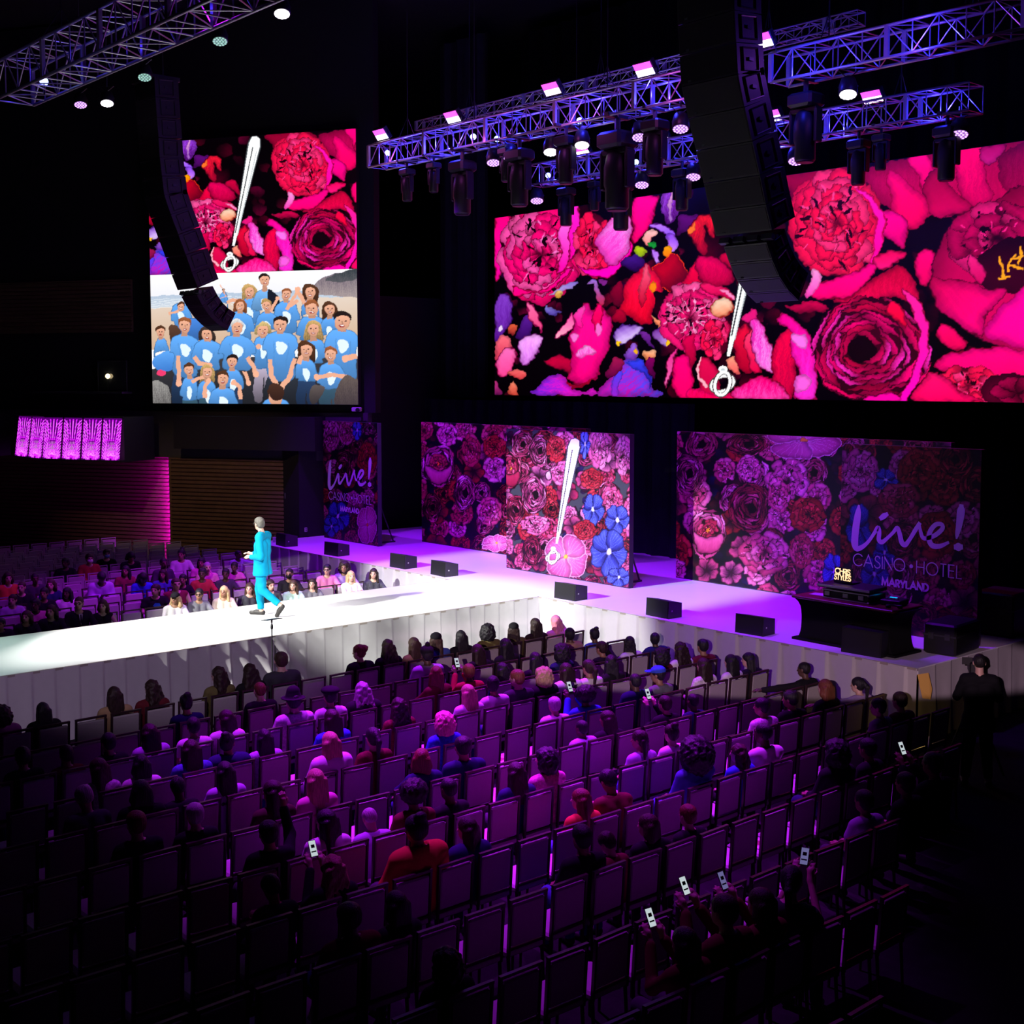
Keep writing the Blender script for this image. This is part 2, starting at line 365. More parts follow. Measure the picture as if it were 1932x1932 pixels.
# ------------------------------------------------------------------ flat pictures: flowers, letters, a group photo
def smooth(P, n=5):
    P = np.array(P, float); m = len(P); out = []
    for i in range(m):
        a, b, c, d = P[i - 1], P[i], P[(i + 1) % m], P[(i + 2) % m]
        for t in np.arange(n) / n:
            out.append(.5 * (2 * b + (c - a) * t + (2 * a - 5 * b + 4 * c - d) * t * t + (3 * b - a - 3 * c + d) * t ** 3))
    return np.array(out)
class Paint:
    def __init__(s, X, Y, bg=(0, 0, 0), warp=0., ws=1.):
        k = warp; s.X = (X + k * (np.sin(Y * .13 / ws + 1.3 * np.sin(X * .061 / ws)) + .6 * np.sin(X * .31 / ws + Y * .23 / ws) + .35 * np.sin(X * .71 / ws - Y * .57 / ws))).astype(np.float32)
        s.Y = (Y + k * (np.sin(X * .12 / ws + 1.1 * np.sin(Y * .07 / ws)) + .6 * np.sin(X * .27 / ws - Y * .33 / ws) + .35 * np.sin(Y * .77 / ws + X * .43 / ws))).astype(np.float32); s.c = np.zeros(X.shape + (3,), np.float32); s.c[...] = bg
        s.rnd = 0.
    def inside(s, P):
        lo, hi = P.min(0), P.max(0)
        I = np.where((s.X >= lo[0]) & (s.X <= hi[0]) & (s.Y >= lo[1]) & (s.Y <= hi[1]))
        if not len(I[0]): return I, None, None
        x, y = s.X[I], s.Y[I]; a = P; b = np.roll(P, -1, 0); ins = np.zeros(len(x), bool); d2 = np.full(len(x), 1e9, np.float32)
        for (ax, ay), (bx, by) in zip(a, b):
            if ay != by:
                ins ^= ((ay > y) != (by > y)) & (x < (bx - ax) * (y - ay) / (by - ay) + ax)
            L = (bx - ax) ** 2 + (by - ay) ** 2 + 1e-9
            t = np.clip(((x - ax) * (bx - ax) + (y - ay) * (by - ay)) / L, 0, 1)
            d2 = np.minimum(d2, (x - ax - t * (bx - ax)) ** 2 + (y - ay - t * (by - ay)) ** 2)
        I = (I[0][ins], I[1][ins]); return I, np.sqrt(d2[ins]), None
    def fill(s, P, c0, c1=None, a=None, b=None, edge=None, ew=2., rim=None, rw=3., streak=0., sm=True, alpha=1.):
        """c0 at a, c1 at b (default: from the top to the foot of the shape); edge/rim colour within ew/rw of the outline"""
        P = smooth(P) if sm else np.array(P, float)
        I, d, _ = s.inside(P)
        if d is None or not len(d): return
        c0 = np.array(c0, np.float32); x, y = s.X[I], s.Y[I]
        if c1 is None: C = np.repeat(c0[None], len(x), 0)
        else:
            if a is None: a, b = (P[:, 0].mean(), P[:, 1].min()), (P[:, 0].mean(), P[:, 1].max())
            a, b = np.array(a, float), np.array(b, float); v = b - a; t = np.clip(((x - a[0]) * v[0] + (y - a[1]) * v[1]) / (v @ v + 1e-9), 0, 1)
            if streak:
                w = (-(x - a[0]) * v[1] + (y - a[1]) * v[0]) / (np.linalg.norm(v) + 1e-9)
                t = np.clip(t + streak * np.sin(w * 1.7 + 3 * np.sin(w * .61 + t * 2)) * (1 - abs(2 * t - 1) * .5), 0, 1)
            t = t[:, None]; C = c0 * (1 - t) + np.array(c1, np.float32) * t
        if s.rnd and len(d) > 12: C = C * (1 - s.rnd * (1 - np.clip(d / (.55 * d.max() + 1e-6), 0, 1)) ** 1.6)[:, None]
        if rim is not None:
            q = np.clip(1 - d / rw, 0, 1)[:, None]; C = C * (1 - q) + np.array(rim, np.float32) * q
        if edge is not None:
            q = np.clip(1.4 - d / ew, 0, 1)[:, None]; C = C * (1 - q) + np.array(edge, np.float32) * q
        if alpha < 1: C = s.c[I] * (1 - alpha) + C * alpha
        s.c[I] = C
    def line(s, pts, w, c, alpha=1.):
        pts = np.array(pts, float)
        for i in range(len(pts) - 1):
            a, b = pts[i], pts[i + 1]; d = b - a; n = np.array([-d[1], d[0]]) / (np.linalg.norm(d) + 1e-9) * w / 2; e = d / (np.linalg.norm(d) + 1e-9) * w * .25
            s.fill([a - n - e, a + n - e, b + n + e, b - n + e], c, sm=False, alpha=alpha)
    def ell(s, cx, cy, rx, ry, c0, c1=None, rot=0, **k):
        t = np.linspace(0, 2 * np.pi, 24, endpoint=False); x, y = rx * np.cos(t), ry * np.sin(t); cr, sr = math.cos(rot), math.sin(rot)
        s.fill(np.stack([cx + x * cr - y * sr, cy + x * sr + y * cr], 1), c0, c1, sm=False, **k)
    def ring(s, cx, cy, rx, ry, rot, w, c):
        t = np.linspace(0, 2 * np.pi, 37); x, y = rx * np.cos(t), ry * np.sin(t); cr, sr = math.cos(rot), math.sin(rot)
        s.line(np.stack([cx + x * cr - y * sr, cy + x * sr + y * cr], 1), w, c)
    def peony(s, cx, cy, rx, ry, pal, seed=0, layers=7, n=9, rot=0., core=None):
        layers = max(3, int(layers * .62))
        rn = random.Random(seed); dk, md, lt, hi = [np.array(c, float) for c in pal]
        s.ell(cx, cy, rx * .96, ry * .96, dk)
        for L in range(layers):
            f = 1 - L / layers * .92; m = n - L // 3
            for k in range(m):
                a = 2 * math.pi * (k + .5 * (L % 2)) / m + rn.uniform(-.25, .25) + rot
                ln = (.56 + rn.uniform(-.14, .14)) * f + .09; wd = (.33 + rn.uniform(-.12, .14)) * f + .06; r0 = max(.02, f - ln)
                px, py, q = math.cos(a), math.sin(a), []
                for u, w in ((0, .35), (.3, .85), (.7, 1), (.93, .72), (1.02 + rn.uniform(-.1, .05), .25), (.96 + rn.uniform(-.1, .08), -.25), (.9, -.78), (.65, -1), (.3, -.8), (0, -.35)):
                    rr = r0 + u * ln; ww = w * wd * rn.uniform(.85, 1.12)
                    q.append((cx + (px * rr - py * ww) * rx, cy + (py * rr + px * ww) * ry))
                t = rn.random(); base = md * (1 - t) + lt * t; tip = base * .35 + (hi if rn.random() < .35 else lt) * .65
                inn = (cx + px * r0 * rx, cy + py * r0 * ry); out = (cx + px * (r0 + ln) * rx, cy + py * (r0 + ln) * ry)
                s.fill(q, dk * .75 + base * .25 if rn.random() < .85 else base * .7, tip, inn, (inn[0] * .3 + out[0] * .7, inn[1] * .3 + out[1] * .7), edge=base * .30 + dk * .3, ew=max(.7, .012 * rx), streak=.12)
        for k in range(int(n * 1.6)):      # deep gaps between the petals
            a, rr = rn.uniform(0, 6.28), rn.uniform(.12, .8); s.ell(cx + rr * rx * math.cos(a), cy + rr * ry * math.sin(a), rx * rn.uniform(.02, .045), ry * rn.uniform(.07, .14), dk * .35, rot=a + rn.uniform(-.6, .6) + 1.57)
        for k in range(n):
            a, rr = rn.uniform(0, 6.28), rn.uniform(.25, .85); s.ell(cx + rr * rx * math.cos(a), cy + rr * ry * math.sin(a), rx * rn.uniform(.015, .03), ry * rn.uniform(.05, .10), hi, rot=a + 1.57)
        if core is not None:
            s.ell(cx, cy, rx * .16, ry * .16, (15, 2, 8))
            for k in range(9):
                a = rn.uniform(0, 6.28); s.line([(cx, cy), (cx + .2 * rx * math.cos(a), cy + .2 * ry * math.sin(a))], max(1, .03 * rx), core)
    def rose(s, cx, cy, rx, ry, pal, seed=0, rings=7, rot=0., hole=.2, ox=0, oy=0):
        rn = random.Random(seed); dk, md, lt, hi = [np.array(c, float) for c in pal]
        s.ell(cx, cy, rx, ry, dk, rot=rot)
        for L in range(rings):
            f = 1 - (1 - hole) * L / rings; m = max(3, 7 - L // 2); x0, y0 = cx + ox * rx * (1 - f), cy + oy * ry * (1 - f)
            th = (1 - hole) / rings
            for k in range(m):
                a0 = 2 * math.pi * (k + .37 * L) / m + rn.uniform(-.2, .2) + rot; a1 = a0 + 2 * math.pi / m * rn.uniform(.95, 1.3)
                A = np.linspace(a0, a1, 9); o = f * (1 + .05 * np.sin(3 * A + seed) + rn.uniform(-.04, .04)); tp = np.sin(np.linspace(.1, np.pi - .1, 9)) ** .6
                i = o - th * rn.uniform(1.0, 1.9) * tp
                q = [(x0 + rx * r * math.cos(t), y0 + ry * r * math.sin(t)) for r, t in zip(o, A)] + [(x0 + rx * r * math.cos(t), y0 + ry * r * math.sin(t)) for r, t in zip(i[::-1], A[::-1])]
                t = rn.random(); c = md * (1 - t) + lt * t; am = (a0 + a1) / 2
                tip = hi if rn.random() < .3 else c
                s.fill(q, c * .45 + dk * .55, tip, (x0 + rx * (f - 1.5 * th) * math.cos(am), y0 + ry * (f - 1.5 * th) * math.sin(am)), (x0 + rx * f * math.cos(am), y0 + ry * f * math.sin(am)), edge=dk * .5, ew=max(.8, .012 * rx), streak=.1)
        f = hole; s.ell(cx + ox * rx * (1 - f), cy + oy * ry * (1 - f), rx * hole * .95, ry * hole * .95, dk * .3)
    def petals(s, cx, cy, rx, ry, n, c0, c1, seed=0, rot=0., w=.5, edge=None, vein=None):
        rn = random.Random(seed)
        for k in range(n):
            a = rot + 2 * math.pi * k / n + rn.uniform(-.12, .12); px, py = math.cos(a), math.sin(a); q = []
            for u, ww in ((0, .12), (.35, .8), (.7, 1), (.95, .6), (1, 0), (.95, -.6), (.7, -1), (.35, -.8), (0, -.12)):
                jj = rn.uniform(.92, 1.08); q.append((cx + (px * u * jj - py * ww * w) * rx, cy + (py * u * jj + px * ww * w) * ry))
            s.fill(q, c0, c1, (cx, cy), (cx + px * rx, cy + py * ry), edge=edge, ew=1.6, streak=.1)
            if vein is not None:
                for v in (-.6, -.3, 0, .3, .6):
                    s.line([(cx + (px * .1) * rx, cy + (py * .1) * ry), (cx + (px * .55 - py * v * w * .7) * rx, cy + (py * .55 + px * v * w * .7) * ry), (cx + (px * .92 - py * v * w) * rx, cy + (py * .92 + px * v * w) * ry)], .9, vein, .5)
    def linear(s): return lin(s.c).astype(np.float32)
def ZA(*q): return [(920 + .2588 * x, 330 + .2588 * y) for x, y in q]
def ZB(*q): return [(1270 + .3427 * x, 260 + .3427 * y) for x, y in q]
HOT, RED, MAG, PNK, LPK, DRD, BLK = (255, 0, 120), (245, 0, 55), (255, 0, 165), (255, 60, 165), (255, 140, 220), (120, 0, 35), (8, 0, 4)
PAL1 = ((45, 0, 16), (190, 0, 60), (255, 5, 120), (255, 110, 200)); PAL2 = ((60, 0, 22), (170, 0, 60), (250, 0, 110), (255, 30, 170)); PAL3 = ((90, 0, 30), (225, 0, 60), (255, 15, 80), (255, 60, 140))
def glass_mark(p, cx, cy, tip, top, wtop, sc=1.):
    """long tapering white glass stroke ending in a diamond ring: centre of the ring, stroke tip, stroke top"""
    tip, top = np.array(tip, float), np.array(top, float); d = top - tip; n = np.array([-d[1], d[0]]) / np.linalg.norm(d); e = d / np.linalg.norm(d)
    w = wtop
    def st(k, c, lo=0., hi=1.): p.fill([tip + n * w * .1 * k + d * lo, tip + d * lo - n * w * .1 * k, tip + d * hi * .96 - n * w * .5 * k, tip + d * hi - n * w * .36 * k + e * w * .25, tip + d * hi + e * w * .42 * k, tip + d * hi + n * w * .36 * k + e * w * .25, tip + d * hi * .96 + n * w * .5 * k], c, sm=False)
    st(1.22, (70, 75, 80)); st(1.0, (250, 252, 252))
    p.line([tip + d * .12 - n * w * .06, tip + d * .93 - n * w * .1], w * .09, (60, 60, 66)); p.line([tip + d * .1 + n * w * .17, tip + d * .9 + n * w * .3], w * .07, (190, 195, 200))
    r = 22 * sc
    for ax, ay, ro, c in ((1.0, .62, -.35, (235, 235, 235)), (.62, 1.0, .25, (250, 250, 250))):
        p.ring(cx, cy, r * ax * 1.02, r * ay * 1.02, ro, 8.5 * sc, (70, 60, 62)); p.ring(cx, cy, r * ax, r * ay, ro, 5.5 * sc, c)
    p.ell(cx + 1 * sc, cy - r * 1.25, 8.5 * sc, 6.5 * sc, (255, 255, 255)); p.ell(cx + 1 * sc, cy - r * 1.2, 4 * sc, 2.5 * sc, (190, 200, 205))
def led_art(X, Y):
    p = Paint(X, Y, (3, 0, 2), 1.9, 1.); f = p.fill; rn = random.Random(4); p.rnd = .32
    for k in range(150):
        x, y = rn.uniform(820, 1990), rn.uniform(270, 780); r = rn.uniform(14, 34) * (1 if x < 1300 else 1.5); q = rn.choice(((70, 0, 22), (40, 0, 14), (95, 0, 40), (50, 0, 60), (120, 0, 35)) if x < 1250 else ((70, 0, 22), (40, 0, 14), (95, 0, 40)))
        p.petals(x, y, r, r, rn.choice((1, 1, 2)), (4, 0, 2), q, k, rn.uniform(0, 6), .42)
    # ---- left part
    f(ZA((50, 310), (160, 300), (150, 420), (160, 560), (110, 680), (55, 760)), HOT, MAG, edge=DRD)
    p.peony(1018, 478, 80, 96, PAL1, 11, 9, 11)
    f(ZA((180, 870), (260, 880), (380, 860), (470, 840), (560, 760), (620, 670), (560, 700), (480, 790), (330, 850), (210, 800)), MAG, HOT, edge=DRD)
    f(ZA((510, 480), (540, 330), (600, 360), (610, 480), (600, 620), (560, 700), (490, 720), (520, 640), (540, 570)), (255, 110, 230), MAG, edge=DRD)
    f(ZA((610, 235), (665, 230), (680, 380), (640, 560), (600, 620), (590, 480)), (255, 30, 210), MAG, edge=DRD)
    p.peony(1118, 462, 38, 62, PAL3, 5, 6, 8)
    f(ZA((650, 640), (760, 690), (880, 650), (1000, 520), (1050, 470), (1050, 560), (960, 690), (870, 745), (740, 740)), MAG, (255, 0, 190), edge=DRD)
    f(ZA((785, 480), (830, 400), (900, 300), (1010, 268), (1045, 330), (1042, 500), (960, 650), (880, 660), (850, 600), (810, 560)), (255, 60, 200), (255, 130, 240), ZA((800, 520))[0], ZA((1000, 300))[0], edge=(150, 0, 80), streak=.35)
    f(ZA((1058, 170), (1225, 145), (1240, 200), (1200, 340), (1130, 450), (1068, 505), (1055, 380)), (255, 0, 150), (255, 0, 110), edge=DRD)
    f(ZA((1268, 140), (1385, 125), (1415, 215), (1380, 300), (1330, 360), (1285, 320)), (150, 60, 220), (85, 10, 120), streak=.4)
    f(ZA((1330, 140), (1352, 140), (1335, 320), (1318, 330)), (225, 150, 210), (150, 90, 190))
    f(ZA((1390, 300), (1480, 290), (1540, 310), (1450, 400), (1390, 440)), (95, 10, 120), (60, 5, 80))
    f(ZA((1170, 368), (1250, 352), (1330, 380), (1378, 440), (1350, 480), (1310, 430), (1240, 395), (1180, 395)), (190, 120, 255), (110, 60, 225), edge=(60, 0, 90))
    f(ZA((1310, 430), (1370, 450), (1385, 520), (1340, 570), (1310, 520)), (130, 60, 230), (210, 130, 250))
    f(ZA((1145, 440), (1175, 408), (1255, 420), (1205, 460), (1195, 510), (1160, 520), (1138, 480)), (255, 190, 190), (250, 130, 130))
    f(ZA((1178, 490), (1228, 488), (1212, 528), (1182, 522)), (20, 140, 50)); f(ZA((1068, 540), (1110, 530), (1155, 552), (1110, 612), (1075, 590)), (190, 210, 20), (120, 150, 10))
    f(ZA((1285, 530), (1330, 528), (1342, 590), (1310, 605), (1285, 580)), (255, 165, 0), (240, 110, 0)); f(ZA((1185, 535), (1240, 560), (1265, 620), (1240, 648), (1205, 600)), (170, 100, 240), (200, 140, 230), edge=(50, 0, 60))
    f(ZA((970, 640), (1060, 580), (1160, 660), (1080, 700), (1000, 680)), (70, 20, 150), (30, 0, 60))
    # red hibiscus and dark leaves
    f(ZA((1450, 390), (1530, 310), (1640, 300), (1660, 460), (1600, 420), (1580, 380), (1605, 560), (1545, 580), (1500, 480)), (240, 20, 50), (150, 0, 40), edge=(60, 0, 15), streak=.25)
    f(ZA((1450, 395), (1500, 350), (1520, 340), (1490, 420)), (255, 110, 40))
    f(ZA((1205, 690), (1290, 620), (1375, 575), (1440, 660), (1455, 730), (1360, 870), (1280, 820)), (225, 0, 40), (95, 0, 25), ZA((1230, 640))[0], ZA((1400, 820))[0], edge=(255, 60, 20), ew=1.3)
    f(ZA((985, 860), (1030, 740), (1100, 700), (1165, 655), (1205, 700), (1265, 760), (1275, 840), (1215, 960), (1200, 1080), (1130, 1090), (1050, 1030), (970, 1000)), (255, 10, 70), (225, 0, 35), edge=DRD, streak=.2)
    f(ZA((1110, 780), (1165, 660), (1180, 800), (1140, 940), (1105, 960)), (255, 90, 130), (190, 0, 40)); f(ZA((1215, 850), (1275, 870), (1285, 1000), (1225, 1010)), BLK, (40, 0, 10)); p.ell(*ZA((1211, 815))[0], 7, 9, (255, 130, 10))
    f(ZA((890, 860), (980, 780), (985, 880), (960, 960), (905, 930)), (150, 0, 45), (90, 0, 30))
    # orchid
    f(ZA((925, 1200), (950, 1120), (1030, 1088), (1130, 1108), (1060, 1190), (945, 1243)), (120, 60, 190), (235, 210, 255), ZA((950, 1110))[0], ZA((1010, 1220))[0], edge=(60, 20, 110)); f(ZA((930, 1225), (975, 1215), (950, 1245)), (255, 200, 20))
    f(ZA((1190, 1150), (1280, 1088), (1370, 1130), (1375, 1195), (1330, 1240), (1285, 1258), (1240, 1200)), (95, 20, 140), (200, 160, 235), edge=(60, 10, 90)); f(ZA((1290, 1240), (1320, 1200), (1330, 1235), (1300, 1256)), (255, 190, 20))
    f(ZA((1100, 1150), (1180, 1170), (1215, 1260), (1150, 1210)), (120, 40, 160), (60, 10, 90))
    f(ZA((1200, 1030), (1240, 1050), (1275, 1010), (1280, 1070), (1235, 1103)), (255, 180, 130), (240, 120, 80)); f(ZA((1130, 1300), (1220, 1272), (1205, 1340), (1150, 1352)), (255, 190, 150), (220, 110, 60))
    f(ZA((990, 1300), (1060, 1230), (1100, 1260), (1080, 1330), (1020, 1350)), (170, 110, 240), (90, 30, 150)); f(ZA((1060, 1280), (1090, 1265), (1080, 1310)), (235, 170, 30))
    # tulip
    f(ZA((410, 1365), (500, 1315), (600, 1340), (640, 1300), (700, 1480), (640, 1540), (560, 1440)), (215, 0, 60), (120, 0, 40), edge=(60, 0, 20))
    f(ZA((640, 1010), (720, 935), (760, 1000), (800, 928), (865, 990), (907, 1080), (892, 1220), (840, 1360), (800, 1470), (700, 1530), (620, 1500), (570, 1480), (610, 1390), (595, 1200), (620, 1120)), (255, 10, 150), (245, 0, 120), edge=(130, 0, 50), streak=.12)
    f(ZA((770, 1010), (800, 930), (850, 990), (800, 1150), (770, 1120)), (255, 0, 110), (215, 0, 70), edge=(150, 0, 50)); f(ZA((640, 1290), (740, 1250), (785, 1290), (740, 1320), (660, 1330)), (255, 150, 230), (255, 70, 190), streak=.4)
    f(ZA((640, 1010), (700, 960), (690, 1100), (650, 1090)), (255, 70, 180), (255, 10, 140)); p.ell(*ZA((640, 1180))[0], 7, 9, (255, 110, 210)); p.ell(*ZA((805, 1130))[0], 6, 12, (255, 100, 200))
    f(ZA((900, 1040), (980, 980), (1020, 1050), (960, 1090)), (200, 0, 50), (120, 0, 30)); f(ZA((555, 1500), (650, 1530), (770, 1490), (700, 1545), (620, 1550)), (190, 0, 45), (120, 0, 30))
    # lower left petals
    f(ZA((55, 920), (125, 865), (182, 935), (180, 1040), (120, 1165), (55, 1225)), (130, 60, 200), (85, 15, 140), edge=(40, 0, 70), streak=.2); p.ell(*ZA((97, 1118))[0], 4, 6, (230, 200, 250))
    f(ZA((230, 1090), (290, 1010), (330, 1060), (300, 1180), (220, 1190)), (90, 25, 150), (50, 5, 90)); f(ZA((150, 1110), (205, 1095), (195, 1170), (160, 1160)), (240, 100, 60), (120, 20, 30))
    f(ZA((278, 925), (350, 985), (390, 1070), (392, 1150), (330, 1085), (292, 1010)), (250, 110, 170), (225, 60, 120), edge=(120, 0, 60)); f(ZA((495, 1170), (560, 1080), (622, 1005), (632, 1080), (580, 1160), (512, 1202)), (255, 60, 160), (250, 170, 190), edge=(110, 0, 60)); f(ZA((420, 945), (500, 985), (545, 1005), (450, 1015)), (140, 130, 215), (70, 50, 150))
    f(ZA((440, 880), (540, 820), (650, 765), (640, 810), (540, 850)), (120, 100, 200), (190, 160, 220)); f(ZA((485, 870), (540, 845), (520, 900), (490, 895)), (250, 210, 140), (180, 120, 30)); f(ZA((720, 800), (790, 775), (850, 930), (800, 930), (780, 810)), (150, 110, 220), (190, 30, 70)); f(ZA((800, 760), (880, 770), (850, 800)), (120, 30, 130))
    f(ZA((55, 1235), (110, 1172), (172, 1200), (150, 1290), (60, 1345)), (250, 110, 130), (210, 50, 80)); f(ZA((60, 1400), (120, 1262), (205, 1280), (185, 1420), (100, 1482)), (255, 110, 190), (250, 60, 140), edge=(110, 0, 50)); f(ZA((140, 1440), (270, 1420), (270, 1470), (180, 1480)), (250, 110, 110), (200, 50, 60))
    f(ZA((220, 1235), (265, 1180), (385, 1168), (408, 1212), (330, 1350), (258, 1388), (228, 1310)), (250, 170, 255), (215, 110, 230), edge=(90, 20, 90), streak=.2); f(ZA((150, 1590), (190, 1500), (225, 1560), (220, 1605), (160, 1605)), (255, 140, 110), (180, 50, 40)); f(ZA((55, 1500), (95, 1560), (100, 1605), (55, 1605)), (200, 50, 130), (90, 10, 70))
    f(ZA((345, 1605), (350, 1560), (425, 1468), (520, 1458), (600, 1530), (700, 1590), (770, 1550), (772, 1606)), (120, 30, 215), (225, 20, 200), ZA((345, 1540))[0], ZA((600, 1560))[0], streak=.3)
    f(ZA((820, 1610), (880, 1480), (1000, 1352), (1100, 1345), (1180, 1450), (1205, 1560), (1250, 1560), (1240, 1612)), (95, 60, 235), (190, 20, 180), ZA((1130, 1400))[0], ZA((900, 1600))[0], streak=.5); f(ZA((1020, 1365), (1110, 1345), (1180, 1450), (1190, 1560), (1140, 1450), (1060, 1400)), (50, 60, 240), (40, 20, 160)); f(ZA((930, 1450), (975, 1440), (950, 1600), (900, 1605)), (70, 60, 240), (150, 30, 200))
    f(ZA((1150, 1360), (1215, 1340), (1210, 1480), (1180, 1450)), (130, 0, 90), (70, 0, 60)); f(ZA((1300, 1560), (1295, 1420), (1330, 1320), (1385, 1250), (1370, 1340), (1330, 1480)), (225, 30, 130), (240, 110, 180), edge=(90, 0, 40)); f(ZA((850, 1450), (900, 1380), (930, 1330), (1010, 1370), (960, 1440), (900, 1480)), (170, 20, 80), (90, 0, 60))
    # ---- middle: carnation, large petal, buds
    f(ZA((1410, 830), (1450, 720), (1520, 640), (1560, 800), (1500, 860)), (250, 0, 70), (190, 0, 45), edge=DRD)
    p.peony(1305, 598, 62, 66, ((70, 0, 30), (205, 0, 70), (250, 20, 120), (255, 120, 190)), 21, 8, 14)
    for k in range(30):
        a = k * .7; p.line([(1305 + 12 * math.cos(a), 596 + 12 * math.sin(a)), (1305 + (26 + k % 5 * 4) * math.cos(a), 596 + (26 + k % 5 * 4) * math.sin(a))], 1.2, (255, 165, 215), .7)
    f(ZA((1515, 610), (1620, 585), (1705, 620), (1790, 745), (1760, 810), (1560, 795), (1530, 700)), (240, 0, 95), (180, 0, 55), edge=(90, 0, 25), streak=.15); f(ZA((1690, 600), (1790, 560), (1840, 660), (1830, 740), (1760, 680)), (205, 0, 60), (150, 0, 45), edge=(90, 0, 30))
    f(ZA((1540, 800), (1650, 790), (1740, 830), (1800, 900), (1740, 910), (1640, 870), (1580, 850)), (240, 20, 100), (200, 0, 70), edge=DRD); f(ZA((1680, 830), (1760, 860), (1800, 905), (1745, 880)), (255, 130, 190))
    f(ZA((1428, 1200), (1500, 1160), (1520, 1300), (1480, 1400), (1435, 1290)), (225, 0, 80), (160, 0, 45)); f(ZA((1340, 1500), (1370, 1340), (1450, 1310), (1500, 1440), (1480, 1620), (1400, 1625)), (255, 0, 120), (240, 0, 95), edge=DRD); f(ZA((1530, 1380), (1600, 1330), (1680, 1420), (1690, 1620), (1560, 1625)), (230, 10, 80), (190, 0, 60), edge=DRD)
    f(ZA((1540, 1350), (1555, 1350), (1545, 1480), (1600, 1530), (1590, 1545), (1530, 1490)), (255, 170, 190)); f(ZA((1655, 1080), (1720, 1060), (1770, 1120), (1740, 1240), (1680, 1180)), (245, 30, 110), (190, 0, 60), edge=DRD, streak=.4)
    p.peony(1348, 640, 26, 40, PAL3, 31, 4, 6); f(ZA((1480, 1560), (1740, 1600), (1932, 1540), (1990, 1620), (1700, 1640), (1480, 1640)), (250, 0, 110), (225, 0, 70), streak=.4)
    f(ZA((1625, 960), (1660, 910), (1740, 903), (1797, 950), (1782, 1010), (1700, 1036), (1640, 1010)), (255, 225, 200), (245, 130, 90), edge=(150, 30, 20))
    f(ZA((1745, 1370), (1790, 1325), (1840, 1400), (1830, 1450), (1780, 1440)), (255, 160, 130), (240, 90, 90))
    # right of the glass mark
    f(ZB((330, 1100), (400, 1020), (440, 1120), (470, 1220), (440, 1290), (360, 1260)), (240, 10, 60), (170, 0, 40), edge=DRD); f(ZB((390, 1100), (450, 1060), (460, 1200), (490, 1290), (430, 1280)), (255, 60, 110), (225, 0, 70), edge=DRD)
    f(ZB((430, 955), (470, 1000), (525, 1100), (552, 1200), (545, 1285), (480, 1270), (440, 1200), (425, 1060)), (255, 40, 190), (250, 130, 230), edge=(120, 0, 60), streak=.45); f(ZB((380, 990), (440, 945), (470, 990), (420, 1010)), (225, 20, 120))
    f(ZB((545, 1180), (600, 1080), (660, 1060), (680, 1200), (660, 1420), (560, 1440)), (245, 0, 70), (190, 0, 60), edge=DRD, streak=.3)
    f(ZB((565, 1010), (620, 970), (720, 1045), (775, 1150), (790, 1300), (782, 1445), (670, 1425), (700, 1290), (640, 1180), (650, 1080)), (255, 0, 150), (255, 40, 215), edge=(140, 0, 60), streak=.2); f(ZB((650, 1080), (730, 1090), (740, 1160), (690, 1150)), (255, 110, 230)); p.ell(*ZB((710, 1350))[0], 16, 18, (255, 90, 220))
    f(ZB((330, 1390), (420, 1330), (540, 1320), (640, 1440), (350, 1440)), (255, 0, 120), (255, 60, 170), streak=.4, edge=DRD)
    # upper right dark pink flower
    f(ZB((1050, 190), (1290, 110), (1500, 60), (1932, 0), (1990, 0), (1990, 420), (1700, 390), (1430, 460), (1260, 420), (1100, 320)), (150, 0, 60), (205, 0, 85), streak=.15)
    f(ZB((1290, 110), (1400, 85), (1430, 180), (1380, 300), (1340, 200)), (255, 0, 130), (225, 0, 100), edge=DRD); f(ZB((1560, 60), (1700, 40), (1720, 200), (1760, 330), (1640, 390), (1560, 240)), (255, 0, 110), (200, 0, 85), edge=(110, 0, 40), streak=.2); f(ZB((1380, 250), (1450, 160), (1540, 280), (1640, 390), (1450, 440), (1390, 360)), (150, 0, 55), (215, 0, 90), edge=(80, 0, 30)); f(ZB((1690, 50), (1810, 30), (1820, 90), (1740, 145), (1690, 110)), (160, 0, 90), (200, 20, 130), edge=(80, 0, 40)); f(ZB((1790, 120), (1990, 20), (1990, 330), (1860, 350)), (110, 0, 50), (170, 0, 75), streak=.2)
    # leaf gap and petals round the large peony
    f(ZB((1230, 470), (1420, 430), (1560, 480), (1450, 620), (1330, 640), (1270, 560)), BLK)
    f(ZB((1180, 180), (1290, 240), (1395, 345), (1412, 430), (1330, 500), (1230, 470), (1195, 330)), (255, 0, 120), (240, 0, 90), edge=(140, 0, 45)); f(ZB((1130, 400), (1250, 420), (1290, 460), (1280, 590), (1240, 600), (1150, 520)), (255, 0, 150), (225, 0, 110), edge=DRD)
    f(ZB((600, 205), (950, 160), (1040, 220), (1000, 300), (700, 380), (640, 300)), (160, 0, 50), (120, 0, 35))
    p.peony(*ZB((900, 470))[0], 92, 104, PAL3, 41, 10, 11)
    f(ZB((1000, 270), (1060, 300), (1150, 390), (1165, 500), (1130, 650), (1080, 720), (1105, 560), (1110, 420)), (255, 20, 190), (255, 0, 150), edge=(190, 0, 70)); f(ZB((800, 800), (930, 760), (1080, 700), (1130, 690), (1100, 760), (1000, 860), (880, 890), (740, 870)), (255, 0, 140), (255, 0, 110), edge=DRD); f(ZB((1110, 650), (1230, 620), (1280, 640), (1220, 700), (1130, 720)), (225, 0, 80), (255, 20, 130), edge=DRD)
    f(ZB((770, 730), (810, 760), (800, 830), (735, 890), (750, 800)), (255, 150, 220), (255, 60, 180))
